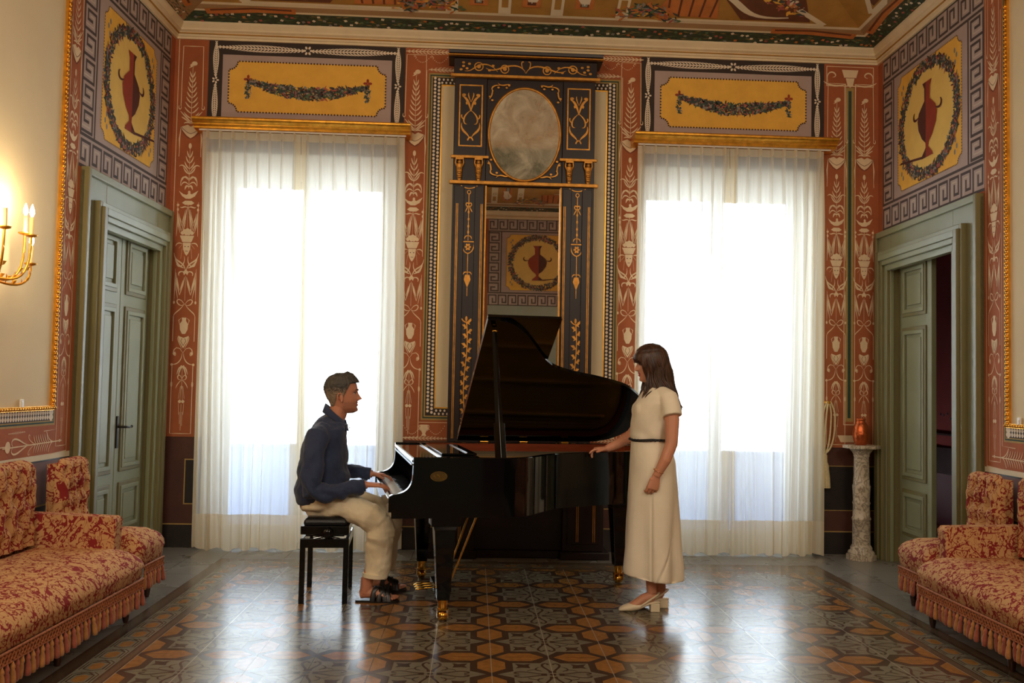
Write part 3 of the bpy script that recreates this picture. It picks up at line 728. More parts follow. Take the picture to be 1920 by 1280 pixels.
# ================================================================== windows
m_wfr = mat('white_window_paint', (232, 230, 224), .5)
def glassmat():
    m = bpy.data.materials.new('window_glass'); m.use_nodes = True; nt = m.node_tree; nt.nodes.remove(nt.nodes['Principled BSDF'])
    a = nt.nodes.new('ShaderNodeBsdfTransparent'); a.inputs[0].default_value = (.95, .97, .97, 1); g = nt.nodes.new('ShaderNodeBsdfGlossy'); g.inputs['Roughness'].default_value = .02
    x = nt.nodes.new('ShaderNodeMixShader'); f = nt.nodes.new('ShaderNodeFresnel'); f.inputs[0].default_value = 1.45
    nt.links.new(f.outputs[0], x.inputs[0]); nt.links.new(a.outputs[0], x.inputs[1]); nt.links.new(g.outputs[0], x.inputs[2]); nt.links.new(x.outputs[0], nt.nodes['Material Output'].inputs[0])
    return m
m_glass = glassmat()
for n_, (a, b, ga, gb) in enumerate(((.34, 1.96, .47, 1.81), (4.03, 5.58, 4.10, 5.47))):
    e = bpy.data.objects.new('window_%d' % (n_+1), None); COL.objects.link(e); e.location = (0, .27, 0); e['kind'] = 'structure'
    m = MB(); m.bx(a, ga, -.03, .04, 0, 3.44); m.bx(gb, b, -.03, .04, 0, 3.44); m.bx(ga, gb, -.03, .04, 3.16, 3.44); m.bx(ga, gb, -.03, .04, 0, .04)
    m.build('window_frame', m_wfr, e, .005)
    h = (gb-ga)/2
    for k in range(2):
        x0 = ga+k*h; x1 = x0+h
        m = MB(); m.bx(x0+.001, x0+(.04 if k == 0 else .055), -.025, .02, .04, 3.158); m.bx(x1-(.055 if k == 0 else .04), x1-.001, -.025, .02, .04, 3.158)
        for z, t in ((.04, .12), (3.10, .058)): m.bx(x0+.04, x1-.04, -.025, .02, z, z+t)
        s_ = m.build('window_sash', m_wfr, e, .004)
        m = MB(); m.bx(x0+.04, x1-.04, -.003, .003, .16, 3.10); m.build('pane', m_glass, s_)
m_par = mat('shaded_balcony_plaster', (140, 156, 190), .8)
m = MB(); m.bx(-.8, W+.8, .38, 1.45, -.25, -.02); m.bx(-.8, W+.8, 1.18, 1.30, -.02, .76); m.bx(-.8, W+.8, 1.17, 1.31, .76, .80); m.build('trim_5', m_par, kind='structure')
# reveals' sills
# ================================================================== doors
m_dg = mat('sage_green_door_paint', (142, 144, 112), .42, var=.07, vs=3)
m_do = mat('olive_green_door_moulding', (122, 114, 74), .42, var=.08, vs=5)
m_iron = mat('dark_bronze_door_fitting', (50, 46, 42), .35, metal=.7)
def leaf(m, s0, s1, d, M2=None, t=.04):
    m.bx(s0, s1, d-t, d, .003, 2.53, 0, M2)
    for z0, z1 in ((.26, .60), (.72, 1.93), (2.06, 2.45)):
        a, b = s0+.10, s1-.10
        for w_, h_, q in ((0, .012, 1), (.028, .020, 0)):
            m.bx(a+w_-.02, a+w_+.012, d, d+h_, z0+w_-.02, z1-w_+.02, q, M2); m.bx(b-w_-.012, b-w_+.02, d, d+h_, z0+w_-.02, z1-w_+.02, q, M2)
            m.bx(a+w_, b-w_, d, d+h_, z0+w_-.02, z0+w_+.012, q, M2); m.bx(a+w_, b-w_, d, d+h_, z1-w_-.012, z1-w_+.02, q, M2)
        m.bx(a+.07, b-.07, d, d+.012, z0+.07, z1-.07, 0, M2)
def doorset(nm, M, o0, o1, out1, in1, ztop, openleaf):
    e = bpy.data.objects.new(nm, None); COL.objects.link(e); e['kind'] = 'structure'
    e.matrix_world = M
    zi = 2.62
    m = MB()
    m.bx(.06, .34, 0, .030, 0, ztop); m.bx(o1-.02, out1, 0, .030, 0, ztop); m.bx(.34, o1-.02, 0, .030, 2.52, ztop)
    m.bx(.05, .085, 0, .055, 0, ztop+.02, 1); m.bx(out1-.04, out1, 0, .060, 0, ztop+.02, 1); m.bx(.085, out1-.04, 0, .055, ztop-.03, ztop+.02, 0)
    m.bx(out1-.055, out1-.04, 0, .045, 0, ztop-.03, 1)
    m.build('architrave', [m_dg, m_do], e, .004)
    m = MB()
    for k, (w_, h_) in enumerate(((0, .075), (.035, .095), (.085, .080), (.125, .055))):
        c = 1 if k in (0, 1, 2) else 0
        wn = (.035, .05, .04, .05)[k]
        m.bx(.14+w_, .14+w_+wn, .0, h_, 0, zi-w_, c); m.bx(in1-w_-wn, in1-w_, .0, h_, 0, zi-w_, c); m.bx(.14+w_+wn, in1-w_-wn, .0, h_, zi-w_-wn, zi-w_, 0 if k != 1 else 0)
    m.build('door_frame', [m_dg, m_do], e, .004)
    # lining of the opening
    m = MB(); m.bx(o0-.02, o0+.004, -.252, .05, 0, 2.55); m.bx(o1-.004, o1+.02, -.252, .05, 0, 2.55); m.bx(o0, o1, -.25, .05, 2.535, 2.56); m.build('lining', [m_do], e)
    if not openleaf: m = MB(); m.bx(o0-.1, o1+.1, -.29, -.255, 0, 2.7); m.build('light_stop', [m_do], e)  # unseen panel added behind the leaves to keep outside light out
    mid = .90 if not openleaf else .93
    m = MB(); leaf(m, o0+.005, mid-.003, -.03 if not openleaf else -.05); m.build('door_leaf', [m_dg, m_do], e, .004)
    if openleaf:
        M2 = Matrix.Translation((o1, -.06, 0)) @ Matrix.Rotation(R(92), 4, 'Z') @ Matrix.Translation((-o1, 0, 0))
        m = MB(); leaf(m, o1-.54, o1, 0, M2); m.build('door_leaf', [m_dg, m_do], e, .004)
    else:
        m = MB(); leaf(m, mid+.003, o1-.005, -.03); lf = m.build('door_leaf', [m_dg, m_do], e, .004)
        m = MB(); m.bx(.855, .895, -.03, -.018, .88, 1.12); hd = m.build('handle_plate', m_iron, e, .004)
        m = MB(); m.tube([(.875, -.018, 1.04), (.875, .03, 1.04), (.86, .038, 1.04), (.80, .038, 1.035), (.765, .04, 1.04)], [.009, .009, .009, .007, .006]); m.ball((.762, .04, 1.04), .010); m.build('door_handle', m_iron, e)
    return e
doorset('door_1', ML, .32, 1.38, 1.72, 1.565, 2.80, False)
doorset('door_2', MR, .32, 1.47, 1.84, 1.665, 2.78, True)
# dark room seen through the open door
m_r2 = mat('crimson_room_paint', (120, 44, 36), .85, var=.12, vs=4); m_r3 = mat('mauve_room_paint', (100, 78, 78), .85)
m = MB(); XB = 1.45
m.bx(-2.9, 4, -XB-.1, -XB, 0, 3.6, 0); m.bx(-2.9, 4, -XB, -XB+.02, 0, .56, 1); m.bx(-2.9, 4, -XB, -XB+.03, .56, .84, 2); m.bx(-2.9, 4, -XB, -XB+.035, .97, .99, 2)
rr_ = random.Random(5)
for i in range(60):
    x = rr_.uniform(-2.6, 2); z = 1.16+.06*math.sin(x*9)+rr_.uniform(-.03, .03); m.ball((x, -XB+.002, z), (.02, .003, .014), 2, 6)
m.bx(-3.0, -2.9, -XB, -.25, 0, 3.6, 0); m.bx(-3.0, -.3, -.30, -.25, 0, 3.6, 0); m.bx(-3.0, 4, -XB, -.25, 3.0, 3.05, 0); m.bx(3.9, 4, -XB, -.25, 0, 3.6, 0)
m.v = [tuple(MR @ Vector(p)) for p in m.v]; m.build('wall_far', [m_r2, m_r3, m_mblk], kind='structure')
# ================================================================== pelmets and curtains
def sheer(name, op, c=(252, 249, 240), tr=.55):
    m = bpy.data.materials.new(name); m.use_nodes = True; nt = m.node_tree; N = nt.nodes; L = nt.links; N.remove(N['Principled BSDF'])
    t = N.new('ShaderNodeBsdfTransparent'); d = N.new('ShaderNodeBsdfDiffuse'); l = N.new('ShaderNodeBsdfTranslucent')
    d.inputs[0].default_value = (*srgb(c), 1); l.inputs[0].default_value = (*srgb(c), 1)
    a = N.new('ShaderNodeMixShader'); a.inputs[0].default_value = tr; L.new(d.outputs[0], a.inputs[1]); L.new(l.outputs[0], a.inputs[2])
    lw = N.new('ShaderNodeLayerWeight'); lw.inputs[0].default_value = .5
    p = N.new('ShaderNodeMath'); p.operation = 'POWER'; p.inputs[1].default_value = 1.3; L.new(lw.outputs['Facing'], p.inputs[0])
    tc = N.new('ShaderNodeTexCoord'); mp = N.new('ShaderNodeMapping'); mp.inputs['Scale'].default_value = (1, 1, .02); L.new(tc.outputs['Object'], mp.inputs[0])
    nz = N.new('ShaderNodeTexNoise'); nz.inputs['Scale'].default_value = 45; L.new(mp.outputs[0], nz.inputs[0])
    mr = N.new('ShaderNodeMapRange'); mr.inputs['To Min'].default_value = op-.06; mr.inputs['To Max'].default_value = op+.06; L.new(nz.outputs[0], mr.inputs[0])
    q = N.new('ShaderNodeMapRange'); L.new(p.outputs[0], q.inputs[0]); L.new(mr.outputs[0], q.inputs['To Min']); q.inputs['To Max'].default_value = 1.0
    x = N.new('ShaderNodeMixShader'); L.new(q.outputs[0], x.inputs[0]); L.new(t.outputs[0], x.inputs[1]); L.new(a.outputs[0], x.inputs[2]); L.new(x.outputs[0], N['Material Output'].inputs[0])
    return m
m_sh = sheer('sheer_voile', .56); m_hem = sheer('voile_hem', .93, (240, 226, 198), .35); m_hd = sheer('voile_header', .82, (248, 238, 214), .45)
m_side = sheer('voile_side_hem', .84, (238, 226, 198), .35)
def curtain(name, label, xb0, xb1, xt0, xt1, seed, edge):
    rnd = random.Random(seed); K = [(rnd.uniform(2.2, 9.5), rnd.uniform(0, 6.28), rnd.uniform(.3, 1)) for _ in range(5)]
    K2 = [(rnd.uniform(10, 20), rnd.uniform(0, 6.28)) for _ in range(3)]
    zt = 3.495; NP = 8; m = MB(); NU, NV = 210, 48
    th = thing(name, label, 'curtain', ((xb0+xb1)/2, -.13, 0), 0, 'white voile curtains at the two windows')
    cx, cy = (xb0+xb1)/2, -.13
    def f(u, v):
        z = .012+(zt-.012)*v**.9
        # gathers are tighter towards the outer edge
        uu = u+.05*math.sin(2*math.pi*u)*(1-v)
        x = (xb0+(xb1-xb0)*uu)*(1-v)+(xt0+(xt1-xt0)*u)*v
        ph = u*NP; fr = ph-math.floor(ph)
        top = max(0, min(1, (z-2.9)/.5)); pin = max(0, min(1, (z-2.2)/1.2))
        spike = math.exp(-((fr-.5)/(.055+.08*(1-pin)))**2)*(.075*pin**.6)
        low = 0
        for a, b, c in K: low += c*math.sin(a*2*math.pi*u*.5+b+.25*math.sin(2*z+b))
        dens = 1 if edge == 0 else (1.5 if (u < .25 if edge < 0 else u > .75) else .75)
        hi = sum(math.sin(a*2*math.pi*u+b) for a, b in K2)*.35
        y = -spike-(.015*low+.019*dens*hi)*(1-top)*(.55+.45*(1-v))
        x += .010*math.cos(9*2*math.pi*u)*(1-top)
        if v == 0: z += .012*math.sin(31*u+seed)
        return (x-cx, y, z)
    vs = [f(i/NU, j/NV) for j in range(NV+1) for i in range(NU+1)]
    fs, ms = [[], [], [], []], None
    for j in range(NV):
        for i in range(NU):
            q = (j*(NU+1)+i, j*(NU+1)+i+1, (j+1)*(NU+1)+i+1, (j+1)*(NU+1)+i); z = vs[q[2]][2]
            e_ = min(i, NU-1-i)*(xb1-xb0)/NU
            fs[1 if z < .33 else (2 if z > 3.43 else (3 if e_ < .045 else 0))].append(q)
    for k, (nm, mt) in enumerate((('voile', m_sh), ('hem', m_hem), ('header', m_hd), ('side_hem', m_side))):
        # every part keeps only its own vertices
        used = sorted({i for q in fs[k] for i in q}); mp = {i: n for n, i in enumerate(used)}
        MB().add([vs[i] for i in used], [[mp[i] for i in q] for q in fs[k]], 0, True).build(nm, mt, th)
    return th
curtain('curtain', 'sheer white curtain panel at the left window, beside the closed green door', .30, 1.171, .29, 1.109, 1, -1)
curtain('curtain', 'sheer white curtain panel behind the seated pianist, beside the tall dark mirror', 1.175, 2.03, 1.112, 1.985, 2, 1)
curtain('curtain', 'sheer white curtain panel behind the standing woman', 3.97, 4.807, 3.985, 4.789, 3, -1)
curtain('curtain', 'sheer white curtain panel at the right window, beside the hanging tassel', 4.81, 5.62, 4.792, 5.62, 4, 1)
PF = [(0, 3.595), (-.235, 3.595), (-.245, 3.588), (-.245, 3.572), (-.235, 3.562), (-.215, 3.552), (-.205, 3.545), (-.205, 3.538), (-.19, 3.534), (-.175, 3.528), (-.17, 3.512), (0, 3.505)]
for x0, x1, lb in ((.225, 2.035, 'gilded curtain pelmet above the left window'), (3.945, 5.715, 'gilded curtain pelmet above the right window')):
    m = MB(); m.prism([(a, b) for a, b in PF], x0, x1, 'x', sm=False)
    t = thing('curtain_pelmet', lb, 'pelmet', ((x0+x1)/2, 0, 0), 0, 'gilded curtain pelmets')
    m.v = [(p[0]-(x0+x1)/2, p[1], p[2]) for p in m.v]; m.build('cornice', m_gold, t, .004)
    m = MB(); m.bx(x0+.04-(x0+x1)/2, x1-.04-(x0+x1)/2, -.15, -.145, 3.498, 3.51); m.build('curtain_track', m_wfr, t)
# ================================================================== trumeau mirror cabinet
m_wood = mat('dark_brown_lacquer', (38, 23, 19), .38, var=.2, vs=7, spec=.4)
m_gilt = mat('worn_gilding', (204, 142, 58), .42, metal=.6, var=.3, vs=22)
def mirror(name, rough, tint, fox, amt):
    m = bpy.data.materials.new(name); m.use_nodes = True; nt = m.node_tree; N = nt.nodes; L = nt.links; b = N['Principled BSDF']
    b.inputs['Metallic'].default_value = 1; b.inputs['Roughness'].default_value = rough; b.inputs['Base Color'].default_value = (*tint, 1)
    d = N.new('ShaderNodeBsdfDiffuse'); tc = N.new('ShaderNodeTexCoord'); n = N.new('ShaderNodeTexNoise'); n.inputs['Scale'].default_value = 5.5; n.inputs['Detail'].default_value = 10; n.inputs['Roughness'].default_value = .68; n.inputs['Distortion'].default_value = .8
    L.new(tc.outputs['Object'], n.inputs[0]); r = N.new('ShaderNodeValToRGB'); e = r.color_ramp.elements; e[0].position = .3; e[0].color = (*fox[0], 1); e[1].position = .75; e[1].color = (*fox[1], 1); L.new(n.outputs[0], r.inputs[0]); L.new(r.outputs[0], d.inputs[0])
    q = N.new('ShaderNodeMapRange'); q.inputs['From Min'].default_value = .35; q.inputs['From Max'].default_value = .7; q.inputs['To Min'].default_value = amt*.5; q.inputs['To Max'].default_value = min(1, amt*1.4); L.new(n.outputs[0], q.inputs[0])
    x = N.new('ShaderNodeMixShader'); L.new(q.outputs[0], x.inputs[0]); L.new(b.outputs[0], x.inputs[1]); L.new(d.outputs[0], x.inputs[2]); L.new(x.outputs[0], N['Material Output'].inputs[0]); return m
t = thing('trumeau_mirror', 'tall dark lacquered wall mirror with gilt ornaments and oval top glass behind the piano', 'mirror', (3.0, -.004, 0))
BD = -.20
m = MB()
m.bx(-.60, -.325, BD, -.001, .93, 4.02); m.bx(.325, .60, BD, -.001, .93, 4.02); m.bx(-.325, .325, BD+.04, -.001, .93, 3.10); m.bx(-.325, .325, BD+.01, -.001, 3.10, 4.02)
m.bx(-.585, -.50, BD-.012, BD, .93, 3.08); m.bx(.50, .585, BD-.012, BD, .93, 3.08); m.bx(-.41, -.335, BD-.012, BD, .93, 3.08); m.bx(.335, .41, BD-.012, BD, .93, 3.08)
body = m.build('body', m_wood, t, .004)
m = MB(); m.bx(-.61, .61, BD-.02, -.001, 4.02, 4.17); m.build('frieze', m_wood, t, .004)
PC = [(0, 4.17), (BD-.03, 4.17), (BD-.04, 4.18), (BD-.04, 4.19), (BD-.065, 4.20), (BD-.07, 4.225), (BD-.05, 4.235), (0, 4.235)]
m = MB(); m.prism(PC, -.655, .655, 'x'); m.build('cornice', m_wood, t, .003)
def gb(x0, x1, y0, y1, z0, z1, nm='gilt_moulding', par=t): mm = MB(); mm.bx(x0, x1, y0, y1, z0, z1); return mm.build(nm, m_gilt, par, .004)
gb(-.66, .66, BD-.078, BD-.03, 4.178, 4.190); gb(-.635, .635, BD-.05, BD, 4.005, 4.030); gb(-.62, -.30, BD-.03, BD+.01, 3.315, 3.34); gb(.30, .62, BD-.03, BD+.01, 3.315, 3.34)
gb(-.63, .63, BD-.035, BD+.01, 3.095, 3.125)
# gilt relief drawn as raised strokes
G = Art((0, BD, 0), (1, 0, 0), (0, 0, 1), (0, -1, 0), .002)
for s in (1, -1):
    def P(L): return [(s*x, z) for x, z in L]
    G.frame(min(s*.36, s*.56), max(s*.36, s*.56), 3.42, 3.95, .011, 0, 1)
    c = s*.46
    def Q(L, k=1): return [(c+k*x, z) for x, z in L]
    for k in (1, -1):
        G.stroke(Q(bez((.0, 3.72), (.015, 3.80), (.04, 3.84), (.075, 3.85), n=8), k), .020, 0, 2, 't'); G.stroke(Q(bez((0, 3.80), (.03, 3.86), (.02, 3.88), n=6), k), .010, 0, 2, 't')
        G.ell(c+k*.06, 3.86, .018, .012, 0, 2, 8); G.ell(c+k*.035, 3.79, .010, .014, 0, 2, 8)
        G.stroke(Q(bez((.0, 3.73), (.05, 3.69), (.075, 3.66), (.06, 3.60), (.03, 3.61), n=10), k), .013, 0, 2, 't'); G.stroke(Q(bez((.075, 3.69), (.085, 3.66), (.05, 3.65), n=6), k), .010, 0, 2)
        G.stroke(Q(bez((.075, 3.62), (.09, 3.55), (.03, 3.54), (.012, 3.50), n=10), k), .018, 0, 2, 't'); G.stroke(Q(bez((.0, 3.50), (.02, 3.49), (.022, 3.47), n=5), k), .012, 0, 2)
        # lower pier: double gilt lines
        for xx in (.082, .066): G.stroke(Q([(xx*k, .97), (xx*k, 2.90)]), .007, 0, 7) if False else None
    for xx in (.345, .357, .552, .564): G.stroke([(s*xx, .96), (s*xx, 2.93)], .006, 0, 8)
    # hanging trophies
    G.stroke(Q(bez((-.07, 3.085), (0, 3.04), (.07, 3.085), n=8)), .008, 0, 2); G.ring(c, 3.03, .014, .016, .006, 0, 2, 12)
    for k in (1, -1): G.stroke(Q(bez((0, 2.93), (.03, 2.96), (.03, 2.90), (.005, 2.91), n=7), k), .009, 0, 2); G.stroke(Q(bez((0, 2.92), (.02, 2.88), (.03, 2.86), n=5), k), .009, 0, 2, 't')
    G.stroke(Q([(0, 3.01), (0, 2.62)]), .006, 0, 2)
    for z in (2.86, 2.80, 2.74, 2.69): G.ell(c, z, .008, .014, 0, 3, 8)
    G.stroke(Q(bez((-.055, 2.61), (-.05, 2.52), (0, 2.51), n=7)), .009, 0, 2); G.stroke(Q(bez((.055, 2.61), (.05, 2.52), (0, 2.51), n=7)), .009, 0, 2); G.stroke(Q([(-.058, 2.61), (.058, 2.61)]), .010, 0, 2)
    for k in range(6): G.ell(c+.016*math.cos(k*1.05), 2.565+.02*math.sin(k*1.05), .012, .009, 0, 3, 6, k*1.05)
    for k in (1, -1): G.stroke(Q(bez((0, 2.66), (.03, 2.66), (.03, 2.63), n=5), k), .009, 0, 2, 't')
    G.stroke(Q([(0, 2.51), (0, 2.32)]), .006, 0, 2)
    G.poly([(c-.018, 2.33), (c+.018, 2.33), (c+.028, 2.29), (c, 2.22), (c-.028, 2.29)], 0, 2)
    for k in (1, -1): G.stroke(Q(bez((0, 2.35), (.03, 2.36), (.035, 2.33), n=5), k), .010, 0, 2, 't')
    G.stroke(Q([(0, 2.22), (0, 2.15)]), .006, 0, 2)
    # climbing leaf branch
    G.stroke(Q([(.012*math.sin(8*z), z) for z in np.linspace(1.0, 1.93, 30)]), .009, 0, 2)
    for i, z in enumerate(np.linspace(1.02, 1.92, 24)):
        k = 1 if i % 2 else -1; x0 = .012*math.sin(8*z); L = .042 if i % 3 else .05
        G.poly([(c+x0, z), (c+x0+k*L*.5, z+.004), (c+x0+k*L, z+.028), (c+x0+k*L*.45, z+.034)], 0, 3); G.poly([(c+x0, z), (c+x0+k*L*.7, z-.012), (c+x0+k*L*.3, z+.018)], 0, 3)
    G.stroke(Q(bez((-.04, 1.96), (0, 1.90), (.04, 1.96), n=6)), .010, 0, 3); G.ell(c, 1.96, .010, .022, 0, 3, 8)
    # spandrel scrolls round the oval
    for sz, zc in ((1, 3.96), (-1, 3.17)):
        G.stroke([(s*x, zc-sz*z) for x, z in bez((.13, .0), (.17, -.005), (.20, .03), (.235, -.01), n=9)], .012, 0, 5, 't')
        G.stroke([(s*x, zc-sz*z) for x, z in bez((.20, .01), (.29, .0), (.30, .05), (.27, .06), n=9)], .012, 0, 5, 't'); G.stroke([(s*x, zc-sz*z) for x, z in bez((.285, .03), (.27, .09), (.305, .13), n=7)], .012, 0, 5, 't')
        for x, z in ((.14, .01), (.16, .03), (.28, .14), (.30, .11), (.23, .03)): G.ell(s*x, zc-sz*z, .011, .009, 0, 6, 6)
G.mb.build('gilt_ornament', m_gilt, t)
G = Art((0, BD-.02, 0), (1, 0, 0), (0, 0, 1), (0, -1, 0), .002)
for s in (1, -1):
    def P(L): return [(s*x, z) for x, z in L]
    G.stroke(P(bez((.0, 4.055), (.03, 4.14), (.14, 4.15), (.22, 4.08), (.28, 4.05), (.34, 4.09), n=16)), .014, 0, 2, 't')
    G.stroke(P(bez((.03, 4.10), (.05, 4.16), (.02, 4.155), n=7)), .009, 0, 2); G.ring(s*.18, 4.085, .034, .034, .009, 0, 3, 16); G.ell(s*.18, 4.085, .017, .017, 0, 4, 8)
    G.stroke(P(bez((.24, 4.06), (.30, 4.15), (.44, 4.15), (.42, 4.05), (.52, 4.06), n=16)), .012, 0, 2, 't'); G.ring(s*.40, 4.10, .036, .034, .009, 0, 3, 16); G.ell(s*.40, 4.10, .018, .018, 0, 4, 8)
    for x, z in ((.28, 4.11), (.31, 4.07), (.48, 4.12), (.50, 4.08), (.53, 4.10), (.55, 4.07), (.53, 4.13)): G.ell(s*x, z, .014, .011, 0, 4, 6)
G.mb.build('gilt_scroll', m_gilt, t)
# gilt figures between the two shelves
for x in (-.545, -.385, .385, .545):
    m = MB(); z0 = 3.125
    m.tube([(x, BD-.012, z0), (x, BD-.016, z0+.05), (x, BD-.020, z0+.10), (x, BD-.024, z0+.14)], [.014, .022, .026, .030], n=8, flat=.5, up=(1, 0, 0))
    m.ball((x, BD-.028, z0+.155), (.017, .016, .02)); m.bx(x-.034, x+.034, BD-.04, BD, z0+.175, z0+.19)
    for s in (1, -1): m.tube([(x+s*.022, BD-.02, z0+.12), (x+s*.034, BD-.02, z0+.15), (x+s*.03, BD-.022, z0+.178)], .008, n=6)
    for k in range(3): m.ball((x, BD-.028, z0+.03+.035*k), (.022-.003*k, .010, .014), n=6)
    m.build('gilt_figure', m_gilt, t)
# glasses
m = MB(); n = 64; m.prism([(.300*math.cos(2*math.pi*i/n), 3.535+.392*math.sin(2*math.pi*i/n)) for i in range(n)], BD-.006, BD+.005, 'y')
m.build('oval_glass', mirror('fox_and_reflection_glass', .05, (.80, .80, .74), ((.36, .31, .21), (.80, .73, .56)), .62), t)  # foxing; its pale colour also stands in for the reflected ceiling
m = MB(); m.tube([(.304*math.cos(2*math.pi*i/n), BD-.006, 3.535+.396*math.sin(2*math.pi*i/n)) for i in range(n)], .012, n=6, closed=True, up=(0, 1, 0)); m.build('oval_frame', m_gilt, t)
m = MB(); m.bx(-.318, .318, BD+.030, BD+.038, 1.0, 3.09); m.build('tall_glass', mirror('aged_mirror_glass', .012, (.60, .60, .52), ((.10, .08, .05), (.30, .27, .2)), .10), t)
m = MB()
for s in (-1, 1): m.bx(s*.318-.006, s*.318+.006, BD-.006, BD+.04, 1.0, 3.09)
m.build('glass_bead', m_gilt, t)
# console below
m = MB(); m.bx(-.70, .70, -.30, -.001, .06, .90)
for s in (-1, 1): m.bx(s*.36, s*.70, -.36, -.30, .06, .90); m.bx(s*.40, s*.66, -.372, -.36, .12, .86)
m.bx(-.74, .74, -.40, -.001, .90, .93); m.bx(-.745, -.34, -.41, -.001, 0.001, .06); m.bx(.34, .745, -.41, -.001, .001, .06); m.bx(-.34, .34, -.34, -.001, .001, .06)
cs = m.build('console', m_wood, t, .005)
for s in (-1, 1):
    for x in (.482, .618):
        m = MB(); m.bx(s*x-.010, s*x-.004, -.376, -.371, .14, .84); m.bx(s*x+.004, s*x+.010, -.376, -.371, .14, .84); m.build('gilt_line', m_gilt, cs)

# ================================================================== upholstery
def fabric():
    m = bpy.data.materials.new('toile_vine_fabric'); m.use_nodes = True; nt = m.node_tree; N = nt.nodes; L = nt.links; b = N['Principled BSDF']
    b.inputs['Roughness'].default_value = .85; b.inputs['Specular IOR Level'].default_value = .15
    tc = N.new('ShaderNodeTexCoord')
    def noise(sc_, det, dis, off=(0, 0, 0)):
        mp = N.new('ShaderNodeMapping'); mp.inputs['Location'].default_value = off; L.new(tc.outputs['Object'], mp.inputs[0])
        n = N.new('ShaderNodeTexNoise'); n.inputs['Scale'].default_value = sc_; n.inputs['Detail'].default_value = det; n.inputs['Distortion'].default_value = dis; L.new(mp.outputs[0], n.inputs[0]); return n
    def M(op, a, b_=None, v=None):
        q = N.new('ShaderNodeMath'); q.operation = op
        L.new(a, q.inputs[0])
        if b_ is not None: L.new(b_, q.inputs[1])
        elif v is not None: q.inputs[1].default_value = v
        return q.outputs[0]
    def line(n, w): return M('LESS_THAN', M('ABSOLUTE', M('SUBTRACT', n.outputs[0], v=.5)), v=w)
    n1 = noise(9, .6, 1.6); n2 = noise(13, 1, 2.4, (3, 1, 7)); vines = M('MAXIMUM', line(n1, .026), line(n2, .021))
    v = N.new('ShaderNodeTexVoronoi'); v.inputs['Scale'].default_value = 42; v.inputs['Randomness'].default_value = 1
    ad = N.new('ShaderNodeVectorMath'); ad.operation = 'ADD'; nn = noise(30, 2, 0); sc2 = N.new('ShaderNodeVectorMath'); sc2.operation = 'SCALE'; sc2.inputs['Scale'].default_value = .05
    L.new(nn.outputs['Color'], sc2.inputs[0]); L.new(tc.outputs['Object'], ad.inputs[0]); L.new(sc2.outputs[0], ad.inputs[1]); L.new(ad.outputs[0], v.inputs[0])
    near = M('LESS_THAN', M('ABSOLUTE', M('SUBTRACT', n1.outputs[0], v=.5)), v=.10)
    lf = M('MULTIPLY', M('LESS_THAN', v.outputs['Distance'], v=.37), near)
    mask = M('MAXIMUM', vines, lf)
    mx_ = N.new('ShaderNodeMix'); mx_.data_type = 'RGBA'; L.new(mask, mx_.inputs['Factor']); mx_.inputs['A'].default_value = (*srgb((206, 160, 108)), 1); mx_.inputs['B'].default_value = (*srgb((142, 46, 44)), 1)
    L.new(mx_.outputs['Result'], b.inputs['Base Color'])
    return m
m_fab = fabric()
m_frA = mat('orange_tassel_thread', (184, 124, 62), .8, var=.25, vs=60, sheen=.3); m_frB = mat('rose_tassel_thread', (164, 84, 60), .8, var=.25, vs=60, sheen=.3)
m_gimp = mat('gimp_braid', (172, 104, 62), .8, var=.5, vs=90)
m_leg = mat('dark_turned_wood', (70, 40, 28), .3, var=.2, vs=20)
def legmesh(h):
    m = MB(); m.lathe([(.012, 0), (.017, .015), (.022, .05), (.024, .08), (.017, .085), (.026, .095), (.026, .105), (.016, .112), (.022, .14), (.028, h-.03), (.028, h)], n=14); return m
def tassel_mesh():
    m = MB(); m.lathe([(.004, 0), (.007, -.012), (.011, -.020), (.012, -.030), (.009, -.036), (.013, -.050), (.015, -.085), (.013, -.100), (.005, -.104)], n=7); return m
TM = {k: tassel_mesh().mesh('tassel', [mt]) for k, mt in (('A', m_frA), ('B', m_frB))}
BM = MB().ball((0, 0, 0), (.010, .006, .010), n=8).mesh('button', [m_fab])
def seatmesh(x0, x1, y0, y1, z0, z1, crown, r=.09):
    """upholstered seat block with rounded plan corners and crowned top"""
    m = MB(); pts = []
    def rc(ins):
        q = []
        for cx, cy, a0 in ((x1-r, y1-r, 0), (x0+r, y1-r, 90), (x0+.02, y0+.02, 180), (x1-.02, y0+.02, 270)):
            rr = r if cy > (y0+y1)/2 else .02
            for k in range(7):
                a = R(a0+15*k); q.append((cx+(rr-min(ins, rr*.9))*math.cos(a)-0, cy+(rr-min(ins, rr*.9))*math.sin(a)))
        return q
    def ringz(ins, z):
        b = rc(0); cx, cy = (x0+x1)/2, (y0+y1)/2; fx = 1-ins/((x1-x0)/2); fy = 1-ins/((y1-y0)/2)
        return [(cx+(x-cx)*fx, cy+(y-cy)*fy, z) for x, y in b]
    rs = [ringz(.004, z0), ringz(0, z0+.004), ringz(-.004, z0+.05), ringz(-.012, (z0+z1)/2), ringz(-.008, z1-.05), ringz(.008, z1-.02), ringz(.03, z1), ringz(.08, z1+crown*.55), ringz(.16, z1+crown*.85), ringz(.26, z1+crown)]
    m.rings(rs, 0, True); return m
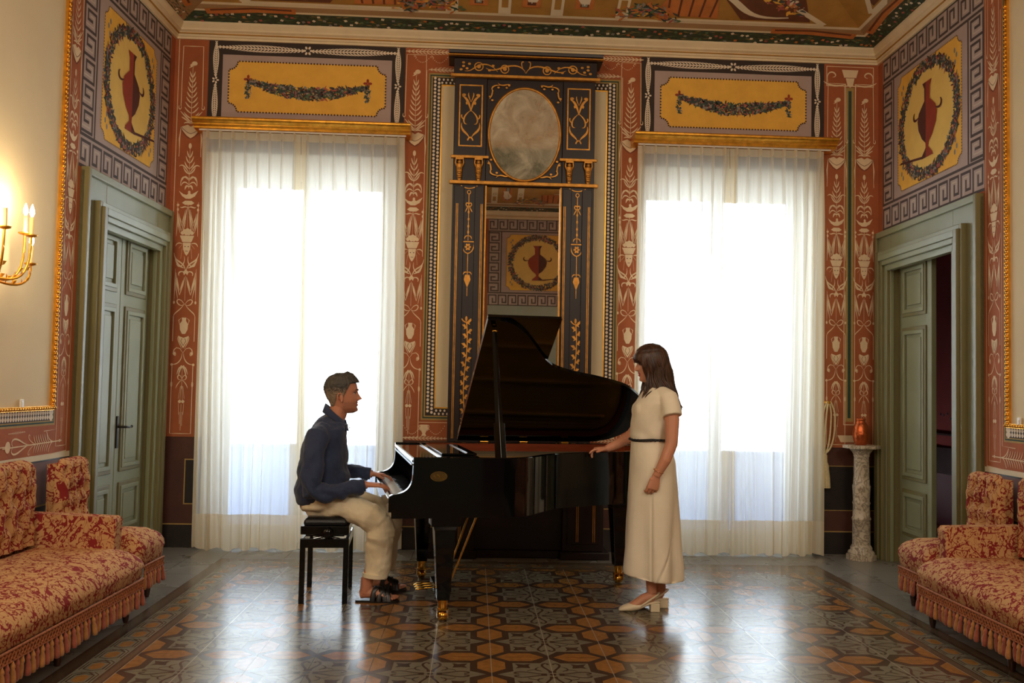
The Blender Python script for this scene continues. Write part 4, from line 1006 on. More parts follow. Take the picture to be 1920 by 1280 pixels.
def tufted(w_, z0, z1, y0, th, cols, rows, par, taper=.0):
    """button-tufted back: x centred; buttons on a diamond lattice"""
    dx = w_/cols; dz = (z1-z0)/rows; B = []
    for j in range(rows+1):
        for i in range(-1, cols+2):
            x = -w_/2+dx*(i+(.5 if j % 2 else 0)); z = z0+dz*(j+.35)
            B.append((x, z))
    BA = np.array(B)
    def f(u, v):
        x = (u-.5)*w_; z = z0+(z1-z0)*v
        ex = min(u, 1-u)*w_; ez = (1-v)*(z1-z0)
        edge = min(1, (1-(1-min(1, ex/.07))**2)**.5 if ex < .07 else 1)*min(1, (1-(1-min(1, ez/.08))**2)**.5 if ez < .08 else 1)
        d = np.abs(BA-np.array((x, z))); rr = np.hypot(d[:, 0], d[:, 1]); k = rr.min()
        inside = [1]
        h = 1-math.exp(-(k/.038)**1.3)
        # diagonal folds joining the buttons
        a = ((x+w_/2)/dx+(z-z0-.35*dz)/(2*dz)); b = ((x+w_/2)/dx-(z-z0-.35*dz)/(2*dz))
        fa = min(abs(a-round(a)), abs(b-round(b)))
        crease = math.exp(-(fa/.10)**2)*.30
        y = y0+th*edge*(.45+.55*(h-crease*h))
        # rounded shoulders
        zz = z-(.05*(1-min(1, ex/.09))**2 if v > .9 else 0)*((v-.9)*10)
        return (x*(1-taper*v), y, zz)
    m = MB(); m.grid(f, cols*14, rows*14, 0)
    m.bx(-w_/2+.012, w_/2-.012, y0-.05, y0+.006, z0-.12, z1-.03)
    bk = m.build('backrest', m_fab, par)
    for x, z in B:
        if abs(x) < w_/2-.03 and z < z1-.05 and z > z0:
            o = bpy.data.objects.new('button', BM); COL.objects.link(o); o.parent = bk; o.location = (x*(1-taper*(z-z0)/(z1-z0)), y0+th*.46, z)
    return bk
def fringe(par, segs, z):
    """gimp band with hanging tassels along the given (x0,y0)-(x1,y1) segments"""
    m = MB()
    for (x0, y0), (x1, y1) in segs:
        L = math.hypot(x1-x0, y1-y0); ux, uy = (x1-x0)/L, (y1-y0)/L; nx, ny = uy, -ux
        for a, b, r in ((z, z-.014, .006),): m.tube([(x0, y0, z-.004), (x1, y1, z-.004)], .007, 0, 6)
        n = int(L/.03)
        for i in range(n):
            for q in (1, -1):
                p0 = (x0+ux*.03*(i+.5+.5*q), y0+uy*.03*(i+.5+.5*q), z-.012); p1 = (x0+ux*.03*(i+.5-.5*q), y0+uy*.03*(i+.5-.5*q), z-.050)
                m.tube([p0, p1], .0052, 0, 5)
        m.tube([(x0, y0, z-.052), (x1, y1, z-.052)], .005, 0, 5)
    fr = m.build('fringe_braid', m_gimp, par)
    k = 0
    for (x0, y0), (x1, y1) in segs:
        L = math.hypot(x1-x0, y1-y0); n = max(1, round(L/.044))
        for i in range(n):
            o = bpy.data.objects.new('tassel', TM['A' if k % 2 else 'B']); COL.objects.link(o); o.parent = fr
            o.location = (x0+(x1-x0)*(i+.5)/n, y0+(y1-y0)*(i+.5)/n, z-.05); o.rotation_euler = (random.Random(k).uniform(-.12, .12), random.Random(k+5).uniform(-.12, .12), 0); k += 1
    return fr
def sofa(label, loc, rz, L, dep):
    t = thing('sofa', label, 'sofa', loc, rz, None)
    h = L/2
    seatmesh(-h+.02, h-.02, .06, dep, .255, .385, .055, .12).build('seat', m_fab, t)
    for s in (-1, 1):
        m = MB(); a, b = s*h, s*(h-.10)
        x0, x1 = min(a, b), max(a, b)
        P = [(.10, .27), (dep-.22, .27), (dep-.18, .30), (dep-.165, .575), (dep-.185, .597), (.10, .612)]
        m.prism(P, x0, x1, 'x'); m.build('armrest', m_fab, t, .018, 3)
        m = MB(); mm = legmesh(.262)
        o = mm.build('leg', m_leg, t); o.location = (s*(h-.11), dep-.085, 0)
        o = mm.build('leg', m_leg, t); o.location = (s*(h-.11), .16, 0)
    for x in (-.02,):
        o = legmesh(.262).build('leg', m_leg, t); o.location = (x, dep-.085, 0)
    tufted(L-.18, .44, .925, .10, .085, round((L-.18)/.135), 4, t)
    fringe(t, [((-h+.12, dep+.012), (h-.12, dep+.012)), ((-h+.012, .12), (-h+.012, dep-.10)), ((h-.012, dep-.10), (h-.012, .12))], .258)
    return t
def slipper(label, loc, rz, w_, dep):
    t = thing('slipper_chair', label, 'chair', loc, rz); h = w_/2
    seatmesh(-h, h, .10, dep, .26, .42, .05, .07).build('seat', m_fab, t)
    for x, y in ((-h+.08, dep-.08), (h-.08, dep-.08), (-h+.08, .18), (h-.08, .18)):
        o = legmesh(.262).build('leg', m_leg, t); o.location = (x, y, 0)
    tufted(w_-.04, .43, .90, .12, .075, 4, 4, t, .04)
    fringe(t, [((-h+.06, dep+.012), (h-.06, dep+.012)), ((-h-.010, .12), (-h-.010, dep-.06)), ((h+.010, dep-.06), (h+.010, .12))], .262)
    return t
def onwall(side_, s, d=0):
    M = ML if side_ == 'L' else MR; p = M @ Vector((s, d, 0)); return (p.x, p.y, 0), (-math.pi/2-math.atan(SK) if side_ == 'L' else math.pi/2-math.atan(SK))
l, rz = onwall('L', 3.375, .01); sofa('red and gold vine-patterned tufted sofa with tasselled fringe against the left wall', l, rz, 1.96, .785)
l, rz = onwall('L', 1.995, .01); slipper('armless tufted vine-patterned chair between the left sofa and the closed green door', l, rz, .46, .66)
l, rz = onwall('R', 3.42, .01); sofa('red and gold vine-patterned tufted sofa with tasselled fringe against the right wall', l, rz, 1.96, .76)
l, rz = onwall('R', 2.135, .01); slipper('armless tufted vine-patterned chair between the right sofa and the open green door', l, rz, .48, .62)

# ================================================================== marble column, copper vase, tassel, sconce, switches
def marble():
    m = mat('veined_marble', (206, 192, 170), .35, var=.1, vs=8); nt = m.node_tree; N = nt.nodes; L = nt.links; b = N['Principled BSDF']
    tc = N.new('ShaderNodeTexCoord'); n = N.new('ShaderNodeTexNoise'); n.inputs['Scale'].default_value = 11; n.inputs['Detail'].default_value = 7; n.inputs['Distortion'].default_value = 2.2; L.new(tc.outputs['Object'], n.inputs[0])
    r = N.new('ShaderNodeValToRGB'); e = r.color_ramp.elements; e[0].position = .42; e[0].color = (*srgb((214, 200, 178)), 1); e[1].position = .56; e[1].color = (*srgb((206, 190, 166)), 1)
    k = r.color_ramp.elements.new(.49); k.color = (*srgb((140, 122, 104)), 1); L.new(n.outputs[0], r.inputs[0]); L.new(r.outputs[0], b.inputs['Base Color']); return m
m_mar = marble()
t = thing('marble_column', 'slim veined marble pedestal column in the right corner under the copper vase', 'column', (5.912, -.245, 0))
m = MB(); m.prism([(.122*math.cos(R(22.5+45*k)), .122*math.sin(R(22.5+45*k))) for k in range(8)], 0.001, .045, 'z'); m.lathe([(.108, .045), (.110, .06), (.102, .075), (.088, .082), (.090, .10), (.082, .115), (.075, .125)], n=28); m.build('base', m_mar, t)
m = MB(); m.lathe([(.073, .124), (.073, .33), (.078, .335), (.078, .35), (.070, .36), (.068, .46), (.074, .475), (.068, .49), (.067, .50), (.073, .60), (.074, .62), (.068, .63), (.064, .70), (.061, .86), (.067, .87), (.067, .88)], n=28); m.build('shaft', m_mar, t)
m = MB(); m.lathe([(.064, .879), (.075, .90), (.095, .925), (.10, .935)], n=28); m.prism([(.15*math.cos(R(22.5+45*k))*1.02, .15*math.sin(R(22.5+45*k))*1.02) for k in range(8)], .935, .962, 'z'); m.build('top', m_mar, t, .003)
m_cop = mat('hammered_copper', (206, 104, 58), .28, metal=.85, var=.2, vs=16, bump=.5, bs=45)
t = thing('copper_vase', 'hammered copper vase standing on the marble column', 'vase', (5.905, -.245, .963))
m = MB(); m.lathe([(.042, 0), (.052, .012), (.064, .06), (.067, .10), (.060, .15), (.045, .185), (.038, .195), (.040, .212), (.046, .222), (.040, .224), (.034, .212), (.030, .19)], n=28); m.build('body', m_cop, t)
m_rope = mat('cream_cord', (226, 208, 160), .75, var=.12, vs=50, bump=.3, bs=120)
t = thing('tassel_tieback', 'cream rope tieback with a long tassel hanging on a brass hook beside the right curtain', 'tassel', (5.70, -.004, 0))
m = MB(); m.lathe([(.018, 0), (.018, .006), (.006, .012), (.006, .05), (.012, .055), (.016, .065), (.010, .075)], (0, 0, 0), 14, M=Matrix.Translation((0, 0, 1.315)) @ Matrix.Rotation(R(90), 4, 'X')); m.build('hook', m_gold, t)
for dx, dz, q in ((-.045, .32, .0), (-.02, .30, .012), (.022, .33, .006), (.05, .29, .018)):
    m = MB(); m.tube(spline([(0+dx*.2, -.05-q, 1.325), (dx, -.05-q, 1.22), (dx*1.1-.01, -.05-q, 1.05), (dx*.7-.02, -.05-q, .93), (-.03, -.05, .865)], 5), .0075, n=7); m.build('cord', m_rope, t)
m = MB(); m.lathe([(.012, .87), (.020, .86), (.022, .80), (.028, .785), (.034, .77), (.036, .75)], (-.032, -.055, 0), 16); cp = m.build('tassel_head', m_rope, t)
m = MB()
for k in range(16):
    a = 2*math.pi*k/16; m.tube([(-.032+.026*math.cos(a), -.055+.026*math.sin(a), .752), (-.032+.036*math.cos(a), -.055+.036*math.sin(a), .66), (-.032+.040*math.cos(a), -.055+.036*math.sin(a), .578)], .0085, n=6)
m.build('tassel_skirt', m_rope, t)
# sconce with lit candles
p = ML @ Vector((3.02, 0, 1.985))
t = thing('wall_sconce', 'gilded leafy wall sconce with lit candle bulbs on the left cream wall', 'wall lamp', tuple(p), -math.pi/2-math.atan(SK))
m = MB(); m.lathe([(.05, 0), (.045, .012), (.02, .02), (.012, .035)], n=20, M=Matrix.Rotation(R(-90), 4, 'X') @ Matrix.Scale(1, 4)); m.tube(bez((0, .02, 0), (0, .10, -.06), (0, .12, .06), n=8), .008, n=7); m.build('backplate', m_gold, t)
m_can = mat('ivory_candle_sleeve', (238, 206, 140), .5); m_fl = emis('lit_bulb', (1.0, .80, .48), 30)
for i, (dx, dy, dz) in enumerate(((-.33, .13, .24), (-.27, .20, .06), (-.14, .26, .20), (.14, .26, .20), (.27, .20, .06))):
    m = MB(); m.tube(bez((0, .03, -.02), (dx*.5, dy*.8, -.13+dz*.2), (dx*1.1, dy, -.10), (dx, dy, dz-.02), n=12), [.007]*13, n=7)
    for k in range(6):
        f = .25+.12*k; q = bez((0, .03, -.02), (dx*.5, dy*.8, -.13+dz*.2), (dx*1.1, dy, -.10), (dx, dy, dz-.02), n=12)[int(f*12)]
        s = 1 if k % 2 else -1; m.tube([q, (q[0]+.012*s, q[1]+.01, q[2]+.02), (q[0]+.03*s, q[1]+.015, q[2]+.026)], [.003, .011, .001], n=6, flat=.3)
    arm = m.build('arm', m_gold, t)
    m = MB(); m.lathe([(.008, dz-.025), (.03, dz-.018), (.036, dz-.010), (.010, dz-.012)], (dx, dy, 0), 14); m.build('drip_pan', m_gold, arm)
    m = MB(); m.lathe([(.011, dz-.012), (.011, dz+.085), (.006, dz+.088)], (dx, dy, 0), 12); m.build('candle', m_can, arm)
    m = MB(); m.lathe([(.005, dz+.088), (.013, dz+.108), (.012, dz+.125), (.004, dz+.150), (.001, dz+.158)], (dx, dy, 0), 12); m.build('bulb', m_fl, arm)
    lt = bpy.data.lights.new('bulb_light', 'POINT'); lt.energy = 3.0; lt.color = (1, .78, .48); lt.shadow_soft_size = .02
    lo = bpy.data.objects.new('bulb_light', lt); COL.objects.link(lo); lo.parent = arm; lo.location = (dx, dy, dz+.18)
m_sw = mat('white_plastic', (236, 234, 228), .4)
for sd, s, z, lb in (('L', 2.41, 1.237, 'small white switch low on the left cream wall'), ('R', 2.30, 1.235, 'small white switch low on the right cream wall')):
    M = ML if sd == 'L' else MR; p = M @ Vector((s, 0.009, z))
    t = thing('light_switch', lb, 'switch', tuple(p), (-math.pi/2 if sd == 'L' else math.pi/2)-math.atan(SK))
    m = MB(); m.bx(-.018, .018, 0.0, .012, -.03, .03); m.build('plate', m_sw, t, .003); m = MB(); m.bx(-.010, .010, .012, .016, -.016, .016); m.build('rocker', m_sw, t, .001)
# ================================================================== grand piano (u along the strings, v from treble to bass side)
m_pb = mat('black_polyester_lacquer', (7, 7, 8), .07, spec=.5)
m_ma = mat('mahogany_inner_rim', (132, 60, 34), .22, var=.25, vs=5, stretch=(1, 8, 8))
m_br = mat('polished_brass', (222, 170, 74), .18, metal=1)
m_cr = mat('bright_chrome', (200, 200, 204), .15, metal=1)
m_pl = mat('gold_bronze_plate', (214, 156, 48), .45, metal=.2, var=.1, vs=8)
m_st = mat('steel_string', (120, 110, 90), .5, metal=.6)
m_iv = mat('white_key_plastic', (236, 232, 222), .18); m_eb = mat('black_key_satin', (16, 16, 17), .25); m_fe = mat('red_felt', (120, 24, 22), .9)
PO = (2.1015, -2.6124, 0); PR = R(8)
piano = thing('grand_piano', 'black lacquered grand piano with its lid propped open in the middle of the room', 'piano', PO, PR)
RIM = [(.14, 0), (.40, 0), (.646, .002), (.76, .018), (.85, .075), (.93, .18), (1.01, .29), (1.10, .385), (1.20, .445), (1.35, .51), (1.60, .62), (1.76, .74), (1.86, .90), (1.90, 1.08), (1.90, 1.22), (1.86, 1.36), (1.78, 1.46), (1.66, 1.50)]
def smooth(P, n=5): return [p for p in spline(P, n)]
RS = [RIM[0]]+smooth(RIM[1:], 5)
def offs(P, d):
    out = []
    for i in range(len(P)):
        a = np.array(P[max(i-1, 0)]); b = np.array(P[min(i+1, len(P)-1)]); t = (b-a)/np.linalg.norm(b-a); out.append((P[i][0]-t[1]*d, P[i][1]+t[0]*d))
    return out
RI = offs(RS, .038)
full = RS+[(.14, 1.50)]; inn = RI[:-1]+[(1.62, 1.462), (.14, 1.462)]
# rim wall: outer black, inner mahogany
m = MB(); n = len(full)
def wall(P, z0, z1, mi, flip=False):
    k = len(P); vs = [(x, y, z0) for x, y in P]+[(x, y, z1) for x, y in P]
    m.add(vs, [(i, (i+1), (i+1)+k, i+k) if not flip else (i+1, i, i+k, (i+1)+k) for i in range(k-1)], mi, True)
zb, zt = .625, .975
wall(full, zb, zt-.004, 0); wall([(x, y) for x, y in inn], zb, zt-.004, 1, True)
# rounded top edge
TO = offs(RS, .004)+[(.14, 1.496)]; TI = offs(RS, .034)[:-1]+[(1.622, 1.466), (.14, 1.466)]
def strip(A, a, B, b, mi):
    k = min(len(A), len(B)); m.add([(x, y, a) for x, y in A[:k]]+[(x, y, b) for x, y in B[:k]], [(i, i+1, i+1+k, i+k) for i in range(k-1)], mi, True)
k = min(len(full), len(inn))
strip(full, zt-.004, TO, zt, 0); strip(TO, zt, TI, zt, 0); strip(TI, zt, inn, zt-.004, 0); strip(inn, zb, full, zb, 0)
m.build('rim', [m_pb, m_ma], piano)
# underside beams and bottom
m = MB(); m.prism(offs(RS, .03)[:-1]+[(1.6, 1.47), (.14, 1.47)], .70, .715, 'z'); m.bx(.55, .62, .04, 1.46, .63, .70); m.bx(1.0, 1.06, .42, 1.46, .63, .70); m.tube([(.6, .4, .66), (1.75, 1.2, .66)], .035, n=4); m.build('soundboard', [m_ma], piano)
# cheeks (arms) and key bed
CH = [(.017, .622), (.017, .658), (0, .658), (0, .734)]+spline([(.0, .735), (.006, .750), (.022, .758), (.055, .764), (.088, .776), (.114, .797), (.131, .828), (.138, .865), (.14, .92)], 4)[1:]+[(.14, .975), (.36, .975), (.36, .622)]
for v0, v1 in ((-.001, .052), (1.449, 1.501)):
    m = MB(); m.prism(CH, v0, v1, 'y'); m.build('cheek', m_pb, piano, .004, 3)
m = MB(); m.bx(.017, .36, .0525, 1.4485, .622, .700); m.bx(.006, .030, .0525, 1.4485, .66, .722); m.build('key_bed', m_pb, piano, .003)
# fallboard, top shelf, folded music desk
m = MB(); m.prism([(.195, .745), (.215, .748), (.262, .925), (.150, .925), (.150, .935), (.14, .94), (.135, .95), (.14, .962), (.15, .966), (.56, .966), (.56, .955), (.28, .955), (.235, .745)], .0525, 1.4485, 'y'); fb = m.build('fallboard', m_pb, piano, .002)
A = Art((.2155, 0, .760), (0, 1, 0), (.26, 0, 1), (-1, 0, .26), .001)
kb = thing  # keys follow
kw = 1.385/52
WK = MB().box((.045, 0, 0), (.150, kw-.0012, .018)).mesh('white_key', [m_iv]); BK = MB().prism([(0, 0), (.092, 0), (.092, .011), (.006, .011)], -.006, .006, 'y').mesh('black_key', [m_eb])
m = MB(); m.bx(.045, .21, .0525, 1.4485, .700, .712); key = m.build('keyboard', m_fe, piano)
for i in range(52):
    o = bpy.data.objects.new('white_key', WK); COL.objects.link(o); o.parent = key; o.location = (.078, 1.4425-kw*(i+.5), .722)
    if (i % 7) in (0, 2, 3, 5, 6) and i < 51:
        o = bpy.data.objects.new('black_key', BK); COL.objects.link(o); o.parent = key; o.location = (.108, 1.4425-kw*(i+1), .7312)
m = MB(); m.bx(.34, .56, .30, 1.20, .968, .980); md = m.build('music_desk', m_pb, piano, .002)
for x in (.31, .50):  # bright strips put in for the gleam along reflective edges
    m = MB(); m.bx(x, x+.007, .10 if x < .33 else .32, 1.40 if x < .33 else 1.18, .967 if x < .33 else .981, .974 if x < .33 else .986); m.build('edge_gleam_strip', m_cr, md)
m = MB(); m.bx(.133, .141, .06, 1.44, .925, .934); m.build('edge_gleam_strip', m_cr, md)
# cast plate and strings
m = MB(); pin = offs(RS, .055); P = [p for p in pin if p[0] > .56]; m.prism(P[:-1]+[(1.60, 1.44), (.56, 1.44)], .885, .893, 'z')
for k in range(5):
    v = .22+.27*k; u1 = lerp(v, [.2, .49, .76, 1.03, 1.30], [.86, 1.15, 1.62, 1.76, 1.74]); m.tube([(.58, v, .905), (u1, v+.03, .900)], .014, n=8)
plate = m.build('cast_plate', m_pl, piano)
for i in range(44):
    v = .10+1.30*i/43; u1 = lerp(v+.03, [.0, .05, .3, .5, .62, .8, 1.0, 1.3, 1.45], [.6, .80, .98, 1.28, 1.52, 1.72, 1.80, 1.80, 1.7])
    if u1 < .72: continue
    m = MB(); m.tube([(.60, v, .918), (u1-.06, v+.015, .916)], .0009 if v < .9 else .0016, n=4, sm=False); m.build('string', m_st, plate)
# lid: plate-shaped board turned about the hinge on the bass side
LA = R(32.7); HV, HZ = 1.50, .990
ML_ = Matrix(((1, 0, 0, 0), (0, -math.cos(LA), math.sin(LA), HV), (0, math.sin(LA), math.cos(LA), HZ), (0, 0, 0, 1)))
LID = [(.600, .0), (.600, 1.515), (.68, 1.510), (.757, 1.482), (.861, 1.384), (.959, 1.24), (1.039, 1.115), (1.112, 1.03), (1.20, .975), (1.298, .935), (1.45, .89), (1.587, .84), (1.70, .785), (1.79, .705), (1.86, .61), (1.905, .48), (1.92, .34), (1.90, .22), (1.84, .11), (1.76, .04), (1.665, .0)]
LS = LID[:2]+spline(LID[2:], 4)
# normal (local +z) is the outer face; board occupies 0..+.022
m_lid = mat('black_lid_lacquer', (5, 5, 6), .09, spec=.22)
m = MB(); m.prism(LS, .0, .022, 'z', M=ML_); lid = m.build('lid', m_lid, piano, .004, 3)
m = MB(); m.prism([(.602, .04), (1.077, .04), (1.077, 1.515), (.602, 1.515)], .024, .044, 'z', M=ML_); m.build('front_flap', m_pb, lid, .004, 3)
for u in (.80, 1.10, 1.42):
    m = MB(); m.bx(u-.028, u+.028, 1.463, 1.472, .93, .985); m.tube([(u-.03, 1.468, .986), (u+.03, 1.468, .986)], .005, n=6); m.build('hinge', m_br, lid)
m = MB(); m.ball((.655, .215+.07, 1.745), (.018, .012, .010), n=10); m.build('prop_cup', m_br, lid)
# prop stick
a, b = np.array((.668, .055, .955)), np.array((.652, .285, 1.742))
def lp(t): return tuple(a+(b-a)*t)
m = MB(); m.tube([lp(0), lp(.28)], .036, n=4, flat=.6, up=(1, 0, 0), sm=False); st = m.build('lid_prop', m_lid, piano, .003)
m = MB(); m.tube([lp(.27), lp(.995)], [.025, .016], n=4, flat=.7, up=(1, 0, 0), sm=False); m.build('prop_rod', m_lid, st, .002)
# legs with brass casters
for u, v, nm in ((.345, .13, 0), (.345, 1.40, 0), (1.74, 1.10, 0)):
    m = MB(); m.box((u, v, .595), (.17, .17, .06)); m.box((u, v, .555), (.145, .145, .03), taper=.9); m.box((u, v, .335), (.128, .128, .42), taper=.58); lg = m.build('leg', m_pb, piano, .004)
    m = MB(); m.lathe([(.026, .070), (.030, .078), (.030, .126)], (u, v, 0), 16); m.bx(u-.034, u+.034, v-.022, v+.022, .062, .072); m.bx(u-.034, u-.028, v-.020, v+.014, .020, .064); m.bx(u+.028, u+.034, v-.020, v+.014, .020, .064); cs = m.build('caster_fork', m_br, lg)
    m = MB(); m.lathe([(.012, -.026), (.028, -.024), (.029, 0), (.028, .024), (.012, .026)], n=18, M=Matrix.Translation((u, v-.006, .0305)) @ Matrix.Rotation(R(90), 4, 'Y')); m.build('caster_wheel', m_br, cs)
# lyre and pedals
lu, lv = .40, .74
for s in (-1, 1):
    m = MB(); m.box((lu, lv+s*.07, .36), (.030, .030, .54)); m.build('lyre_post', m_pb, piano, .003)
m = MB(); m.bx(lu-.05, lu+.06, lv-.14, lv+.14, .062, .115); m.bx(lu-.04, lu+.04, lv-.12, lv+.12, .598, .624); m.build('lyre_box', m_pb, piano, .005)
for s in (-1, 0, 1):
    m = MB(); m.tube([(lu-.04, lv+s*.07, .085), (lu-.10, lv+s*.07, .083), (lu-.145, lv+s*.07, .078), (lu-.165, lv+s*.07, .072)], [.010, .010, .020, .012], n=10, flat=[.6, .6, .45, .4], up=(0, 1, 0)); m.build('pedal', m_br, piano)
for s in (-1, 1):
    m = MB(); m.tube([(lu+.05, lv+s*.09, .10), (lu+.27, lv+s*.16, .70)], .007, n=8); m.build('lyre_brace', m_br, piano)
# oval maker's badge on the treble side
A = Art((.29, -.0005, .866), (1, 0, 0), (0, 0, 1), (0, -1, 0), .0006)
A.ell(0, 0, .050, .029, 0, 1, 28); A.ell(0, 0, .046, .0255, 1, 2, 28)
for i, x in enumerate(np.linspace(-.038, .038, 13)):
    h = .023*math.sqrt(1-(x/.047)**2); A.stroke([(x, -h*.9), (x, h*.9)], .0028, 0, 3)
A.stroke([(-.034, -.004), (-.026, .006), (-.022, -.006)], .003, 0, 3); A.stroke(bez((-.012, .008), (0, .012), (.004, -.004), n=6), .004, 0, 3); A.stroke(bez((.006, -.014), (.02, -.02), (.032, -.012), n=6), .004, 0, 3)
A.mb.build('badge', [m_br, mat('badge_dark_enamel', (60, 48, 22), .4)], piano)

# ================================================================== bench
t = thing('piano_bench', 'black adjustable piano bench with padded leatherette seat under the seated man', 'bench', (1.648, -1.765, 0), R(3))
m_lea = mat('black_leatherette', (14, 15, 18), .32, bump=.15, bs=180)
hx, hy = .152, .265
m = MB(); m.rings([[(x*sx, y*sy, z) for x, y in ((-hx+.02, -hy+.02), (-hx+.02, hy-.02), (hx-.02, hy-.02), (hx-.02, -hy+.02))] for sx, sy, z in ((1, 1, .49), (1.05, 1.03, .505), (.98, .99, .53), (.8, .9, .542))], 0, False)
m.build('seat_cushion', m_lea, t, .012, 3)
m = MB(); m.bx(-hx, hx, -hy, hy, .436, .488); m.bx(-hx+.03, hx-.03, -hy+.03, hy-.03, .42, .437); m.build('seat_frame', m_pb, t, .003)
m = MB(); m.bx(-hx, hx, -hy, -hy+.022, .352, .410); m.bx(-hx, hx, hy-.022, hy, .352, .410); m.bx(-hx, -hx+.022, -hy+.023, hy-.023, .352, .410); m.bx(hx-.022, hx, -hy+.023, hy-.023, .352, .410); m.build('apron', m_pb, t, .002)
for x in (-1, 1):
    for y in (-1, 1): m = MB(); m.box((x*(hx-.016), y*(hy-.016), .205), (.034, .034, .41)); m.build('leg', m_pb, t, .002)
    for y in (-1, 1): m = MB(); m.tube([(x*(hx-.06), y*(hy-.05), .40), (-x*(hx-.06), y*(hy-.05), .435)], .009, n=6); m.build('scissor_bar', m_cr, t)
m = MB(); m.lathe([(.010, 0), (.010, .018), (.030, .022), (.033, .032), (.030, .044), (.016, .048)], n=20, M=Matrix.Translation((.02, -hy, .448)) @ Matrix.Rotation(R(90), 4, 'X')); m.build('height_knob', m_pb, t)
# ================================================================== people
from mathutils import noise as MN
def at(px, py, Y):
    r = FW+RT*(px-960)/FPX-UP*(py-640)/FPX; t = (Y-CAM[1])/r[1]; return CAM+r*t
def fuse(mb, voxel, smooth=3, disp=None, flatz=False):
    """melt all pieces of mb into one continuous skin; returns a mesh"""
    o = bpy.data.objects.new('tmp', mb.mesh('tmp', [])); COL.objects.link(o)
    r = o.modifiers.new('r', 'REMESH'); r.mode = 'VOXEL'; r.voxel_size = voxel; r.use_smooth_shade = True
    if smooth: s = o.modifiers.new('s', 'SMOOTH'); s.factor = .5; s.iterations = smooth
    dg = bpy.context.evaluated_depsgraph_get(); me = bpy.data.meshes.new_from_object(o.evaluated_get(dg)); bpy.data.objects.remove(o)
    if disp:
        n = len(me.vertices); co = np.empty(n*3); me.vertices.foreach_get('co', co); co = co.reshape(-1, 3)
        no = np.array([v.normal[:] for v in me.vertices])
        if flatz: no[:, 2] = 0
        d = np.array([disp(Vector(p)) for p in co]); co += no*d[:, None]; me.vertices.foreach_set('co', co.ravel()); me.update()
    me.polygons.foreach_set('use_smooth', [True]*len(me.polygons)); return me
def fobj(name, me, mats, parent, inv=None, pick=None):
    if not isinstance(mats, (list, tuple)): mats = [mats]
    if pick:
        idx = [pick(p.center) for p in me.polygons]; me.polygons.foreach_set('material_index', idx) if False else None
    me.materials.clear()
    for x in mats: me.materials.append(x)
    if pick: me.polygons.foreach_set('material_index', idx)
    if inv is not None: me.transform(inv)
    me.name = name; o = bpy.data.objects.new(name, me); COL.objects.link(o); o.parent = parent; return o
def skinmat(name, c, stub=None):
    m = mat(name, c, .5, var=.05, vs=14, bump=.05, bs=160); b = m.node_tree.nodes['Principled BSDF']
    b.inputs['Subsurface Weight'].default_value = .12; b.inputs['Subsurface Scale'].default_value = .02; b.inputs['Subsurface Radius'].default_value = (1, .3, .15); return m
def frame3(f, n):
    f = np.array(f, float); f /= np.linalg.norm(f); n = np.array(n, float); n = n-f*(n@f); n /= np.linalg.norm(n); return f, n, np.cross(n, f)
def hand(m, wr, f, n, th, curl, size=1.0, spread=.012, tcurl=.3, tdir=(.75, .62, -.2)):
    """wr wrist, f direction of the hand, n back-of-hand normal, th=+1/-1 thumb side along cross(n,f)"""
    f, n, s = frame3(f, n); s = s*th; wr = np.array(wr, float); z = size
    P = [wr-f*.01*z, wr+f*.025*z, wr+f*.055*z, wr+f*.085*z]
    rs = []
    for p, a, b in zip(P, (.024, .030, .037, .037), (.019, .016, .0145, .012)):
        rs.append([tuple(p+z*(a*math.cos(t)*s+b*math.sin(t)*n)) for t in [2*math.pi*k/14 for k in range(14)]])
    m.rings(rs)
    for k, (off, L, sp, r0) in enumerate(((.0285, .072, 1, .0083), (.0095, .080, .35, .0085), (-.0098, .075, -.4, .0082), (-.0285, .059, -1.2, .0074))):
        p = wr+f*(.080-.004*abs(k-1))*z+s*off*z; d = f+s*spread*8*sp*.35; d /= np.linalg.norm(d); a = 0; pts = [p-d*.012*z]; rr = [r0*z]
        c = curl[k] if hasattr(curl[k], '__len__') else (curl[k]*.7, curl[k], curl[k]*.8)
        pts.append(p); rr.append(r0*1.04*z)
        for q, seg in enumerate((.44, .30, .26)):
            a += c[q]; dd = d*math.cos(a)-n*math.sin(a)
            for h in (.5, 1): pts.append(pts[-1]+dd*L*seg*.5*z); rr.append((r0*(1.0-.10*q)*(.94 if h == .5 else 1.0)-(.0012 if q == 2 and h == 1 else 0))*z)
        m.tube(pts, rr, n=8)
    a, b, c = tdir; p = wr+(f*.022+s*.022)*z; d = f*a+s*b+n*c; d /= np.linalg.norm(d)
    pts = [p, p+d*.028*z]; d2 = d*math.cos(tcurl)+f*math.sin(tcurl)*.8-n*.15; d2 /= np.linalg.norm(d2); pts += [pts[-1]+d2*.017*z, pts[-1]+d2*.034*z]; pts += [pts[-1]+(d2+f*.3)*.020*z]
    m.tube(pts, [.0135*z, .0115*z, .0095*z, .0098*z, .0075*z], n=8)
